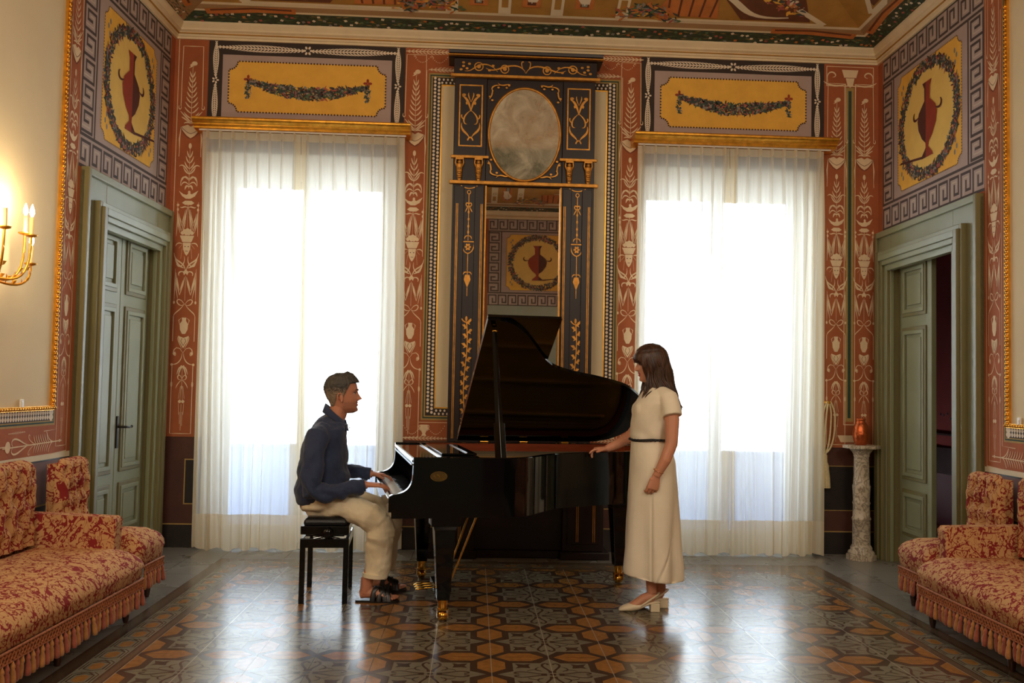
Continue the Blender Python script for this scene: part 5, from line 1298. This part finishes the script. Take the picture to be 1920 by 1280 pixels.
def headfn(kind):
    man = kind == 'm'
    Z = [0, .012, .03, .05, .07, .09, .11, .13, .15, .17, .19, .21, .225, .235]
    Ff = [.070, .092, .100, .098, .098, .096, .096, .098, .103, .102, .096, .076, .045, .004] if man else [.062, .084, .093, .093, .094, .093, .093, .094, .098, .099, .093, .075, .045, .004]
    Bb = [.035, .045, .055, .062, .070, .080, .090, .097, .100, .099, .092, .076, .048, .004]
    Ww = [.022, .036, .050, .058, .063, .067, .071, .074, .076, .076, .072, .060, .040, .004]
    if not man: Ww = [w_*.93 for w_ in Ww]; Bb = [b*.95 for b in Bb]
    def g(x, m_, s): return math.exp(-((x-m_)/s)**2)
    def fn(th, z, off=0.0):
        F_, B_, w_ = lerp(z, Z, Ff), lerp(z, Z, Bb), lerp(z, Z, Ww); c, s = math.cos(th), math.sin(th)
        p = .86
        x = (F_ if c > 0 else B_)*math.copysign(abs(c)**p, c); y = w_*math.copysign(abs(s)**p, s)
        if c > 0:
            k = 1.12 if man else .92
            nb = lerp(z, [.074, .082, .088, .094, .102, .115, .128, .142], [0, .016, .030, .031, .025, .016, .008, 0])*k
            x += nb*g(y, 0, .0115+.004*g(z, .086, .01)); x += .010*g(z, .088, .006)*g(abs(y), .013, .007)
            x -= .013*g(abs(y), .031, .013)*g(z, .126, .011)
            x += .006*g(z, .146, .008)*g(abs(y), .028, .022)*(1.3 if man else .5)
            x += .007*g(z, .067, .0048)*g(y, 0, .022)+.0075*g(z, .0515, .0052)*g(y, 0, .019)-.006*g(z, .0592, .003)*g(y, 0, .024)
            x += .008*g(z, .014, .013)*g(y, 0, .022)
            x += .006*g(abs(y), .042, .014)*g(z, .092, .018)
            x -= .004*g(z, .037, .006)*g(y, 0, .022)
        L = math.hypot(x, y) or 1
        r = (L+off)/L
        return (x*r, y*r, z+(off if z > .2 else 0)*lerp(z, [.2, .235], [0, 1]))
    return fn
def headmesh(m, fn, M, man=True):
    n, k = 80, 72
    rs = []
    for j in range(k+1):
        z = .235*(j/k) if j < k-8 else .235*((k-8)/k)+.235*(8/k)*math.sin(math.pi/2*(j-k+8)/8)
        rs.append([tuple(M @ Vector(fn(2*math.pi*i/n, min(z, .2349)))) for i in range(n)])
    m.rings(rs)
    for s in (1, -1):   # ears
        c = .071 if man else .066
        P = [(-.004+.016*math.cos(a), s*(c+.010+.006*math.cos(a)*-1), .103+.028*math.sin(a)-.004*math.cos(a)) for a in [R(-70+40*i) for i in range(8)]]
        m.tube([tuple(M @ Vector(p)) for p in P], .0052, n=7); m.ball(tuple(M @ Vector((.002, s*(c+.004), .100))), (.012, .008, .022), n=10); m.ball(tuple(M @ Vector((.006, s*(c+.005), .076))), .007, n=8)
m_eyew = mat('eye_white', (226, 220, 212), .25); m_iris = mat('dark_iris', (44, 30, 22), .2); m_lipm = mat('lip_skin', (168, 86, 72), .45); m_lipw = mat('rose_lips', (188, 82, 76), .4); m_teeth = mat('teeth', (236, 230, 218), .3)
def eyes(M, par, fn, browc, s=1.0, closed=.0):
    for q in (1, -1):
        p = fn(math.asin(min(1, .031/.0735)), .127); x = .084
        m = MB(); m.ball(tuple(M @ Vector((x-.006, q*.030, .127))), .0103, n=12); e = m.build('eye', m_eyew, par)
        m = MB(); m.ball(tuple(M @ Vector((x+.0035, q*.0295, .1265))), .0046, n=8); m.build('iris', m_iris, e)
        m = MB(); m.tube([tuple(M @ Vector(v)) for v in ((x+.008, q*.016, .131), (x+.0075, q*.029, .1345), (x-.002, q*.043, .130))], [.0022, .0028, .002], n=6); m.build('upper_eyelid', browc, e)
        def sf(y, z):
            th = 0
            for _ in range(60):
                if abs(fn(th, z)[1]) >= y: break
                th += .02
            v = fn(th, z, .0012); return (v[0], q*v[1], v[2])
        m = MB(); m.tube([tuple(M @ Vector(v)) for v in (sf(.010, .143), sf(.022, .149), sf(.034, .151), sf(.047, .146))], [.0030, .0045, .0042, .0015], n=6, flat=.6); m.build('eyebrow', browc, par)

# ------------------------------------------------------------------ the man
m_skm = skinmat('tanned_skin', (198, 134, 104)); m_stb = skinmat('stubbled_skin', (174, 118, 92)); m_hm = mat('dark_grey_brown_hair', (72, 68, 62), .6, var=.35, vs=70, stretch=(1, 1, .3)); m_hs = mat('clipped_greying_hair', (136, 118, 98), .8, var=.2, vs=120)
m_navy = mat('navy_linen', (38, 52, 84), .8, var=.12, vs=60, bump=.25, bs=220, sheen=.2); m_tr = mat('cream_chino_cotton', (236, 222, 190), .8, var=.03, vs=20, bump=.12, bs=150); m_bl = mat('black_leather', (22, 18, 16), .35); m_btn = mat('pearl_button', (220, 220, 216), .3)
ORG = Vector((1.66, -1.78, 0))
man = thing('person', 'seated person in a navy shirt and cream trousers playing the piano', 'person', tuple(ORG))
IT = Matrix.Translation(-ORG)
# head pose: faces the woman (+x), slightly raised
MH = Matrix.Translation((1.720, -1.785, 1.199)) @ Matrix.Rotation(R(3), 4, 'Z') @ Matrix.Rotation(R(-3), 4, 'Y') @ Matrix.Scale(1.035, 4)
fnm = headfn('m'); b = MB(); headmesh(b, fnm, MH)
b.tube([(1.635, -1.78, 1.07), (1.665, -1.78, 1.14), (1.693, -1.782, 1.20), (1.705, -1.785, 1.27)], [.085, .064, .060, .058], n=18)
b.rings([[(cx_+hx_*math.cos(t), -1.78+hy_*math.sin(t), z) for t in [2*math.pi*k/24 for k in range(24)]] for z, cx_, hx_, hy_ in ((.60, 1.60, .11, .15), (.75, 1.61, .11, .15), (.95, 1.61, .10, .16), (1.05, 1.63, .09, .16), (1.11, 1.65, .07, .11))])
nW = at(695, 922, -2.0); nT = at(727, 912, -1.99)
elN = (1.575, -2.035, .715); shN = (1.60, -1.965, 1.06); wN = (1.915, -1.985, .752)
b.tube([shN, (1.585, -2.01, .90), elN, (1.72, -2.015, .715), wN], [.05, .047, .042, .038, .027], n=14)
elF = (1.65, -1.50, .80); wF = (1.905, -1.50, .775)
b.tube([(1.62, -1.60, 1.06), (1.63, -1.53, .93), elF, (1.78, -1.49, .785), wF], [.05, .047, .042, .038, .027], n=14)
hand(b, wN, (.97, .05, -.04), (.06, -.12, 1), 1, (.28, .30, .28, .26), 1.02, tdir=(.8, .5, -.25))
hand(b, wF, (.96, -.12, -.06), (.08, .1, 1), -1, (.30, .34, .32, .28), 1.02, tdir=(.8, .5, -.25))
for hip, kn, an, yf in (((1.58, -1.87, .63), (2.0, -1.955, .525), (1.932, -1.955, .115), -1.955), ((1.58, -1.69, .63), (2.02, -1.63, .55), (1.962, -1.62, .115), -1.62)):
    b.tube([hip, ((hip[0]+kn[0])/2, (hip[1]+kn[1])/2, (hip[2]+kn[2])/2), kn, ((kn[0]+an[0])/2+.022, yf, .33), (an[0], yf, .13)], [.085, .075, .055, .05, .036], n=14)
    x0 = an[0]
    b.tube([(x0-.005, yf, .16), (x0-.005, yf, .10), (x0-.012, yf, .055)], [.036, .038, .036], n=12)
    b.tube([(x0-.045, yf, .046), (x0, yf, .058), (x0+.06, yf-.002, .058), (x0+.12, yf-.002, .040), (x0+.155, yf-.002, .032)], [.026, .034, .033, .025, .018], n=12, flat=[1, 1, 1.15, 1.6, 2.0], up=(0, 0, 1))
    for k, dy in enumerate((.030, .014, 0, -.014, -.027)): 
        kk = k if yf > -1.8 else k
        dd = dy if yf > -1.8 else dy
        ln = (.200, .197, .190, .181, .170)[k if yf < -1.8 else k]
        b.tube([(x0+.135, yf+dd*.9, .030), (x0+ln-.012, yf+dd*1.05, .027), (x0+ln, yf+dd*1.08, .022)], [.0115, .0105 if k else .013, .008 if k else .011], n=8)
me = fuse(b, .0031, 2); MHi = MH.inverted()
def pickm(c):
    p = MHi @ c
    if -.002 < p.z < .24 and abs(p.y) < .085 and abs(p.x) < .15:
        if p.x > .088 and abs(p.y) < .024 and .046 < p.z < .072: return 1
        q = .5+.5*MN.noise(c*400)+random.uniform(-.25, .25)
        if p.x > -.01 and (min((.082-p.z)/.02, (p.x+.005+.25*(.05-p.z))/.03, (p.z+.03)/.02)) > q: return 2
    return 0
fobj('body', me, [m_skm, m_lipm, m_stb], man, IT, pickm)
eyes(IT @ MH, man, fnm, m_hm)
m = MB(); m.box((.0965, 0, .0592), (.006, .030, .0048)); m.v = [tuple(IT @ MH @ Vector(p)) for p in m.v]; m.build('teeth', m_teeth, man, .001)
# hair: shell that dives under the skin outside the hairline
def hairshell(fn, M, off, name, mats, par, nu=110, nv=60, jit=0, mi=None, z0=.0):
    vs, idx = [], []
    rnd = random.Random(8)
    for j in range(nv+1):
        z = z0+(.2349-z0)*math.sin(math.pi/2*j/nv)
        for i in range(nu):
            th = 2*math.pi*i/nu; t = th if th <= math.pi else th-2*math.pi
            o_ = off(t, z)
            if o_ > .004 and jit: o_ += (MN.noise(Vector((t*7, z*55, 1)))*jit+rnd.uniform(-jit, jit)*.5)
            vs.append(tuple(M @ Vector(fn(th, z, o_))))
    m = MB(); fs = [(j*nu+i, j*nu+(i+1) % nu, (j+1)*nu+(i+1) % nu, (j+1)*nu+i) for j in range(nv) for i in range(nu)]
    m.add(vs, fs, 0, True); m.add([vs[nv*nu+i] for i in range(nu)], [list(range(nu))], 0, True)
    if mi:
        for q, f in enumerate(m.f[:-1]):
            j = q//nu; i = q % nu; t = 2*math.pi*i/nu; t = t if t <= math.pi else t-2*math.pi; m.m[q] = mi(t, z0+(.2349-z0)*math.sin(math.pi/2*j/nv))
    return m.build(name, mats, par)
def offm(t, z):
    a = abs(t); hl = lerp(a, [0, .7, 1.05, 1.30, 1.5, 1.75, 1.9, 2.3, 3.15], [.190, .192, .186, .135, .085, .125, .085, .045, .030])
    d = z-hl
    if d < -.006: return -.004
    if d < .004: return -.004+.007*(d+.006)/.01
    top = lerp(z, [.0, .13, .17, .20, .235], [.002, .004, .010, .021, .026]); f = lerp(a, [0, .8, 3.15], [1.25, .85, .8]) if z > .18 else 1
    return .003+top*f
hairshell(fnm, IT @ MH, offm, 'hair', [m_hm, m_hs], man, 150, 90, .005, lambda t, z: 1 if (z-.150)/.03+(abs(t)-2.3)*.8*(abs(t) > 2.3) < random.uniform(-.9, .6) else 0)
# shirt
def wr(p, a=.006): return a*(MN.noise(p*9)+.6*MN.noise(Vector((p.x*18, p.y*18, p.z*8)))+.35*MN.noise(p*34))
def wr_shirt(p):
    d = wr(p, .009)
    # creases running across elbow, waist and from the shoulder
    d += .009*math.sin(48*(p.z*.8+p.x*.9)+4*MN.noise(p*6))*math.exp(-((p.z-.71)/.09)**2)
    d += .007*math.sin(38*(p.x-.35*p.z)+3*MN.noise(p*5))*math.exp(-((p.z-.95)/.18)**2)
    return d
b = MB()
b.rings([[(cx_+hx_*math.copysign(abs(math.cos(t))**.85, math.cos(t)), -1.78+hy_*math.copysign(abs(math.sin(t))**.85, math.sin(t)), z+(.012*math.cos(t) if z < .7 else -.03*math.cos(t) if z > 1.12 else 0)) for t in [2*math.pi*k/32 for k in range(32)]]
         for z, cx_, hx_, hy_ in ((.612, 1.605, .158, .175), (.63, 1.607, .168, .185), (.69, 1.608, .176, .195), (.78, 1.607, .170, .195), (.87, 1.603, .158, .195), (.97, 1.603, .143, .20), (1.05, 1.617, .130, .205), (1.10, 1.640, .114, .185), (1.135, 1.663, .092, .13), (1.155, 1.682, .078, .088))])
b.tube([(1.62, -1.90, 1.075), (1.598, -1.965, 1.055), (1.578, -2.015, .93), (1.568, -2.04, .80), elN, (1.66, -2.03, .695), (1.785, -2.01, .718), (1.885, -1.99, .745)], [.075, .078, .072, .068, .068, .062, .052, .044], n=18)
b.tube([(1.62, -1.68, 1.075), (1.615, -1.60, 1.05), (1.62, -1.54, .93), elF, (1.76, -1.495, .790), (1.875, -1.50, .778)], [.075, .078, .070, .066, .054, .044], n=18)
shirt = fobj('shirt', fuse(b, .006, 3, wr_shirt), m_navy, man, IT)
def addpart(mb_, nm, mt, par, inv, bev=0):
    mb_.v = [tuple(inv @ Vector(p)) for p in mb_.v]; return mb_.build(nm, mt, par, bev)
# collar standing round the neck, cuffs, buttons
m = MB(); rs = []
for a in np.linspace(R(38), R(322), 30):
    c, s = math.cos(a), math.sin(a); f = abs(a-math.pi)/math.pi
    zc = 1.160-.052*c; cx_ = 1.683
    rs.append([(cx_+r_*c, -1.781+r_*.94*s, zc+h_+(-.012 if c > .3 and h_ < .03 else 0)) for r_, h_ in ((.066, .006), (.070, .040-.010*c), (.076, .042-.010*c), (.094+.008*max(0, c), -.004-.028*max(0, c)), (.088, -.008-.024*max(0, c)), (.074, .020))])
m.rings(rs, 0, True); addpart(m, 'collar', m_navy, shirt, IT)
for p0, p1 in ((np.array((1.857, -1.995, .740)), np.array((1.903, -1.986, .748))), (np.array((1.850, -1.500, .781)), np.array((1.893, -1.500, .777)))):
    m = MB(); m.tube([p0, p1], .0405, n=20, flat=.9); addpart(m, 'cuff', m_navy, shirt, IT, .004)
for z, x in ((1.105, 1.772), (1.03, 1.748), (.95, 1.749), (.87, 1.764)):
    m = MB(); m.ball((x, -1.785, z), (.004, .006, .006), n=8); addpart(m, 'button', m_btn, shirt, IT)
# trousers
def wr_tr(p):
    d = wr(p, .008)
    d += .012*math.sin(46*(p.z+p.x*.9)+5*MN.noise(p*5))*math.exp(-((p.x-1.98)/.09)**2-((p.z-.47)/.10)**2)
    d += .010*math.sin(52*(p.x*.6-p.z*1.3)+4*MN.noise(p*6))*math.exp(-((p.x-1.62)/.13)**2)
    d += .008*math.sin(30*p.x+12*p.z+3*MN.noise(p*4))*(1 if p.z < .42 else 0)
    return d
b = MB(); b.ball((1.572, -1.87, .603), (.085, .09, .075), n=20); b.ball((1.572, -1.69, .603), (.085, .09, .075), n=20); b.ball((1.595, -1.78, .608), (.135, .18, .082), n=24); b.tube([(1.602, -1.78, .555), (1.602, -1.78, .60), (1.608, -1.78, .67)], [.118, .140, .142], n=20, flat=1.18, up=(1, 0, 0))
for y0, y1, dx, dz in ((-1.88, -1.955, 0, 0), (-1.69, -1.625, .02, .02)):
    b.tube([(1.56, y0, .622), (1.66, y0+(y1-y0)*.2, .628), (1.80, y0+(y1-y0)*.55, .598), (1.94, y1, .545+dz*.5), (2.00+dx, y1, .498+dz*.5)], [.088, .093, .092, .090, .085], n=20)
    b.tube([(1.995+dx, y1, .528+dz*.5), (2.015+dx, y1, .46+dz), (2.005+dx, y1, .36), (1.990+dx, y1, .24), (1.980+dx, y1, .158)], [.080, .090, .092, .084, .078], n=20, flat=.92, up=(1, 0, 0))
TRS_ = 0
trs = fobj('trousers', fuse(b, .006, 3, wr_tr), m_tr, man, IT)
m = MB(); m.tube([(1.979, -1.955, .157), (1.981, -1.955, .182)], .0805, n=28, flat=.92, up=(1, 0, 0)); addpart(m, 'turn_up', m_tr, trs, IT, .003)
m = MB(); m.box((1.620, -1.962, .690), (.012, .006, .05)); addpart(m, 'belt_loop', m_tr, trs, IT, .002)
# crossed-strap sandals
for yf, x0 in ((-1.955, 1.925), (-1.62, 1.955)):
    sd = MB(); P = [(x0-.062, -.026), (x0-.068, 0), (x0-.062, .026), (x0, .032), (x0+.07, .036), (x0+.13, .048), (x0+.18, .044), (x0+.212, .018), (x0+.212, -.014), (x0+.18, -.040), (x0+.13, -.044), (x0+.07, -.038), (x0, -.032)]
    P = spline(P+[P[0]], 3)[:-1]; sd.prism([(x, yf+y) for x, y in P], .001, .014, 'z'); so = addpart(sd, 'sandal', m_bl, man, IT, .003)
    for (xa, xb) in ((.045, .125), (.125, .045), (.085, .150), (.150, .100)):
        m = MB(); pts = []
        for k in range(11):
            t = k/10; x = x0+xa+(xb-xa)*t; y = yf-.046+.092*t; hgt = lerp(x-x0, [.03, .08, .15], [.116, .094, .064]); z = .010+hgt*math.sin(math.pi*t)**.55
            pts.append((x, y, min(z, hgt)))
        m.tube(pts, .0165, n=8, flat=.16, up=(1, 0, 0)); addpart(m, 'strap', m_bl, so, IT)

# ------------------------------------------------------------------ the woman
m_skw = skinmat('warm_skin', (208, 146, 114)); m_hw = mat('chestnut_hair', (46, 29, 22), .40, var=.4, c2=(104, 66, 42), vs=26, stretch=(3, 3, .5), vthr=(.40, .78)); m_dr = mat('cream_crepe', (244, 234, 210), .8, var=.02, vs=20, bump=.08, bs=200); m_sho = mat('cream_leather', (232, 218, 186), .4); m_belt = mat('black_braided_cord', (30, 30, 34), .6)
m_gb = mat('rose_gold_bangle', (236, 176, 140), .15, metal=1)
ORW = Vector((3.74, -2.11, 0)); IW = Matrix.Translation(-ORW)
wom = thing('person', 'standing person with long brown hair in a cream dress resting one hand on the piano', 'person', tuple(ORW))
MW = Matrix.Translation((3.745, -2.11, 1.450)) @ Matrix.Rotation(R(180-4), 4, 'Z') @ Matrix.Rotation(R(7), 4, 'Y') @ Matrix.Scale(.96, 4)
fnw = headfn('w'); b = MB(); headmesh(b, fnw, MW, False)
b.tube([(3.765, -2.11, 1.36), (3.755, -2.11, 1.42), (3.75, -2.11, 1.47), (3.75, -2.11, 1.52)], [.065, .052, .048, .048], n=18)
b.rings([[(cx_+hx_*math.cos(t), -2.11+hy_*math.sin(t), z) for t in [2*math.pi*k/24 for k in range(24)]] for z, cx_, hx_, hy_ in ((.80, 3.74, .10, .13), (1.0, 3.735, .09, .12), (1.2, 3.74, .09, .13), (1.34, 3.76, .07, .14), (1.40, 3.76, .05, .07))])
shW = (3.805, -2.275, 1.345); eW = (3.815, -2.335, 1.065); wW = (3.725, -2.325, .865)
b.tube([shW, (3.822, -2.315, 1.21), eW, (3.775, -2.345, .965), wW], [.050, .046, .040, .036, .025], n=14)
hand(b, wW, (-.26, .02, -1), (.15, -1, .0), -1, ((.5, .75, .5), (.55, .8, .5), (.6, .8, .5), (.65, .8, .5)), 1.02, tdir=(.97, .12, -.22))
RP = np.array(PO)+np.array((math.cos(PR), math.sin(PR), 0))*1.385+np.array((-math.sin(PR), math.cos(PR), 0))*.515   # point on the rim under her hand
wR = (3.475, -1.925, 1.002)
b.tube([(3.775, -1.945, 1.345), (3.735, -1.90, 1.22), (3.640, -1.885, 1.085), (3.555, -1.905, 1.035), wR], [.050, .045, .038, .034, .024], n=14)
hand(b, wR, (-.97, -.20, -.02), (-.02, -.02, 1), 1, ((.15, .35, .3), (.55, .8, .4), (.6, .85, .4), (.6, .8, .4)), .94, tdir=(.85, .55, -.12))
for y, x0 in ((-2.165, 3.735), (-2.055, 3.815)):
    b.tube([(3.745, y, .75), (3.75, y, .45), (x0+.006, y, .30), (x0, y, .17), (x0+.004, y, .115)], [.075, .052, .047, .034, .032], n=14)
    b.tube([(x0+.022, y, .085), (x0, y, .095), (x0-.05, y, .080), (x0-.11, y, .040), (x0-.165, y, .024)], [.028, .034, .030, .026, .014], n=12, flat=[1, 1, 1.1, 1.35, 1.5], up=(0, 0, 1))
me = fuse(b, .0031, 2); MWi = MW.inverted()
def pickw(c):
    p = MWi @ c
    if p.x > .082 and abs(p.y) < .024 and .045 < p.z < .072: return 1
    return 0
fobj('body', me, [m_skw, m_lipw], wom, IW, pickw)
eyes(IW @ MW, wom, fnw, m_hw)
# dress
def wr_dr(p):
    d = .0035*MN.noise(p*8); t = math.atan2(p.y+2.11, p.x-3.74)
    if p.y < -2.12 and p.z < .82:
        q = (p.x-3.703-.012*(.8-p.z))/.007; d += (-.007*math.exp(-q*q)+.006*math.exp(-((q-3)/2.2)**2))*min(1, (.82-p.z)*6)
        if p.z < .52: q = (p.x-3.745-.42*(p.z-.2))/.009; d += (-.006*math.exp(-q*q)+.004*math.exp(-((q+2.5)/1.6)**2))*min(1, (.52-p.z)*5)
    if p.z < .9: d += (.9-p.z)*.034*math.cos(5*t+.8+1.2*MN.noise(Vector((p.z*2, 0, t))))
    d += .008*math.sin(42*(p.x-.5*p.z)+3*MN.noise(p*5))*math.exp(-((p.z-1.2)/.10)**2)*.8
    d += .006*math.sin(50*p.x+20*p.z)*math.exp(-((p.z-1.10)/.04)**2)
    return d
b = MB()
b.rings([[(cx_+hx_*math.cos(t), -2.11+hy_*math.sin(t), z+(.004*math.cos(2*t)-.022*math.cos(t) if z < .3 else 0)) for t in [2*math.pi*k/40 for k in range(40)]]
         for z, cx_, hx_, hy_ in ((.205, 3.752, .180, .185), (.235, 3.750, .182, .188), (.45, 3.745, .172, .188), (.70, 3.745, .160, .188), (.86, 3.745, .150, .186), (.93, 3.743, .146, .180), (1.0, 3.735, .134, .165), (1.06, 3.730, .125, .148), (1.078, 3.728, .122, .145), (1.10, 3.730, .127, .150), (1.16, 3.732, .128, .158), (1.25, 3.738, .130, .168), (1.31, 3.750, .122, .180), (1.36, 3.762, .102, .175), (1.40, 3.765, .078, .125), (1.425, 3.757, .062, .075))])
b.ball((3.662, -2.165, 1.258), (.052, .062, .065), n=18); b.ball((3.662, -2.055, 1.258), (.052, .062, .065), n=18)
b.tube([(3.775, -2.20, 1.375), (3.806, -2.27, 1.345), (3.818, -2.310, 1.27), (3.822, -2.322, 1.235)], [.052, .060, .062, .066], n=20)
b.tube([(3.765, -2.02, 1.375), (3.772, -1.95, 1.34), (3.760, -1.92, 1.27), (3.752, -1.912, 1.24)], [.052, .060, .060, .062], n=20)
dress = fobj('dress', fuse(b, .0055, 5, wr_dr, True), m_dr, wom, IW)
m = MB(); P = [(3.728+.1255*math.cos(t), -2.11+.149*math.sin(t), 1.078+.004*math.sin(3*t)) for t in [2*math.pi*k/60 for k in range(60)]]; m.tube(P, .0085, n=7, closed=True, up=(0, 0, 1))
for k in range(60):
    if k % 2: m.ball((3.728+.132*math.cos(2*math.pi*k/60), -2.11+.156*math.sin(2*math.pi*k/60), 1.078), .0075, n=6)
addpart(m, 'belt', m_belt, dress, IW)
m = MB(); c = np.array(wW)+np.array((.012, 0, .03)); ax = np.array((-.40, 0, -.9)); ax /= np.linalg.norm(ax); u1 = np.cross(ax, (0, 1, 0)); u1 /= np.linalg.norm(u1); u2 = np.cross(ax, u1)
m.tube([tuple(c+.0335*(math.cos(t)*u1+math.sin(t)*u2)+ax*.006*math.sin(t)) for t in [2*math.pi*k/30 for k in range(30)]], .0022, n=6, closed=True, up=tuple(ax)); addpart(m, 'bangle', m_gb, wom, IW)
# slingback shoes
for y, x0 in ((-2.165, 3.735), (-2.055, 3.815)):
    m = MB()
    def sec(x, zb, zt, hw, open_=0): return [(x, y+hw*math.cos(t), (zb+zt)/2+(zt-zb)/2*math.sin(t)) for t in [2*math.pi*k/20 for k in range(20)]]
    m.rings([sec(x0-.205, .006, .016, .012), sec(x0-.198, .002, .026, .026), sec(x0-.175, .001, .040, .036), sec(x0-.14, .001, .052, .040), sec(x0-.105, .004, .062, .039), sec(x0-.085, .008, .058, .037), sec(x0-.06, .020, .052, .034), sec(x0-.02, .040, .062, .030), sec(x0+.03, .050, .068, .030), sec(x0+.052, .052, .066, .022)])
    sh = addpart(m, 'shoe', m_sho, wom, IW, 0)
    m = MB(); m.box((x0+.022, y, .027), (.058, .054, .053), taper=1.0); addpart(m, 'block_heel', m_sho, sh, IW, .004)
    m = MB(); m.tube([(x0-.072, y-.036, .040), (x0-.02, y-.039, .075), (x0+.035, y-.030, .108), (x0+.054, y, .115), (x0+.035, y+.030, .108), (x0-.02, y+.039, .075), (x0-.072, y+.036, .040)], .0065, n=6, flat=.35, up=(0, 0, 1)); addpart(m, 'heel_strap', m_sho, sh, IW)
# hair: cap, fringe and long wavy locks
def offw(t, z):
    a = abs(t); hl = lerp(a, [0, .5, .8, 1.0, 1.2, 1.5, 3.15], [.150, .146, .130, .085, .02, -.05, -.1]); d = z-hl
    if d < -.006: return -.006
    if d < .01: return -.006+.020*(d+.006)/.016
    return lerp(z, [0, .12, .2, .235], [.026, .024, .022, .022])
hair = hairshell(fnw, IW @ MW, offw, 'hair', [m_hw], wom, 120, 60, 0)
rnd = random.Random(12); HM = IW @ MW
m = MB(); m.tube(spline([(3.765, -2.11, 1.635), (3.780, -2.11, 1.53), (3.805, -2.11, 1.44), (3.850, -2.11, 1.37), (3.888, -2.11, 1.295)], 4), [.030, .055, .070, .078, .082, .086, .085, .083, .080, .075, .068, .06, .052, .045, .036, .026, .012], n=20, flat=1.05, up=(1, 0, 0)); addpart(m, 'hair_mass', m_hw, hair, IW)
def lock(pts, r, seed, amp=.020):
    q = spline(pts, 5); n = len(q); m = MB(); ph = seed*1.7; out = []
    for i, p in enumerate(q):
        f = i/(n-1); a = amp*1.9*max(0, f-.28); p = np.array(p)
        out.append(p+np.array((a*math.sin(13*f+ph), a*math.cos(12*f+ph), 0)))
    m.tube(out, [r*(.55+.75*math.sin(math.pi*min(1, .15+.9*i/(n-1))))*(1 if i < n-3 else (.75, .5, .12)[i-n+3]) for i in range(n)], n=7, flat=.62); m.build('hair_lock', m_hw, hair)
def hp(x, y, z): return tuple(HM @ Vector((x, y, z)))
wd = lambda x, y, z: (x-ORW.x, y-ORW.y, z)
k = 0
for j in range(230):   # back and side locks falling from the crown
    a = R(60)+R(240)*(j/229); t = a; c, s = math.cos(t), math.sin(t)
    r0 = .075; x, y, z = fnw(t, .19, .016); p0 = hp(x*.60, y*.60, .226); p1 = hp(x*.985, y*.985, .190); x, y, z = fnw(t, .11, .026); p2 = hp(x, y, .11); x, y, z = fnw(t, .04, .030)
    p3 = hp(x-.012, y*1.05, .030)
    side_ = 1 if s > 0 else -1     # head-local +y = away from the camera here (she faces -x)
    fwd = max(0, c)
    L = rnd.uniform(.0, .05)
    bx_ = p3[0]+lerp(c, [-1, 0, .5], [.045, .055, -.03])+rnd.uniform(-.012, .012); by_ = p3[1]*lerp(c, [-1, 0, .5], [1.0, 1.15, 1.1])
    if c < .30:
        sf_ = max(0, 1-abs(c)); p2 = (p2[0]+.012*sf_, p2[1], p2[2]); p3 = (p3[0]+.045*sf_, p3[1]*.97, p3[2])
        p4 = (3.872-.032*sf_+.014*rnd.random()-ORW.x, p3[1]*(.95-.2*abs(c)), 1.385-.02*rnd.random()); p5 = (3.892+.026*rnd.random()-ORW.x, p4[1]*.8, 1.30-.045*rnd.random())
    else:
        p4 = (3.700-.03*rnd.random()-ORW.x, p3[1]*1.12, 1.385); p5 = (3.655+.04*rnd.random()-ORW.x, p3[1]*1.15, 1.325-.03*rnd.random())
    lock([p0, p1, p2, p3, p4, p5], rnd.uniform(.0042, .0066), (j//7)*.9+rnd.uniform(-.2, .2), .013)
for j in range(90):   # fringe
    t = R(-70)+R(140)*j/89; x, y, z = fnw(t, .21, .016); p0 = hp(x*.55, y*.6, .238); p1 = hp(x*.97, y, .205); x, y, z = fnw(t, .165, .014); p2 = hp(x, y, .17)
    e = .140-.055*(abs(t)/R(66))**2+rnd.uniform(-.006, .006); x, y, z = fnw(t, e, .013); p3 = hp(x+.004, y, e)
    lock([p0, p1, p2, p3], .0042, 100+j, 0)
for sgn, n_ in ((-1, 16), (1, 9)):   # curls falling in front of the shoulders
    for j in range(n_):
        y0 = -2.11+(-.070-.004*j if sgn < 0 else .075+.004*j); x0 = 3.712+.005*j+rnd.uniform(-.004, .004)
        lock([wd(x0+.0, y0, 1.54), wd(x0-.008, y0-.004*sgn, 1.47), wd(x0-.004+.002*j, y0-.01, 1.41), wd(x0-.034+.001*j, y0-.012*sgn*-1, 1.365), wd(x0-.020, y0-.014*sgn*-1, 1.335-.0015*j), wd(x0-.050+.004*j, y0-.006*sgn*-1, 1.305-.001*j)], .0050, 200+j*.35, .022)
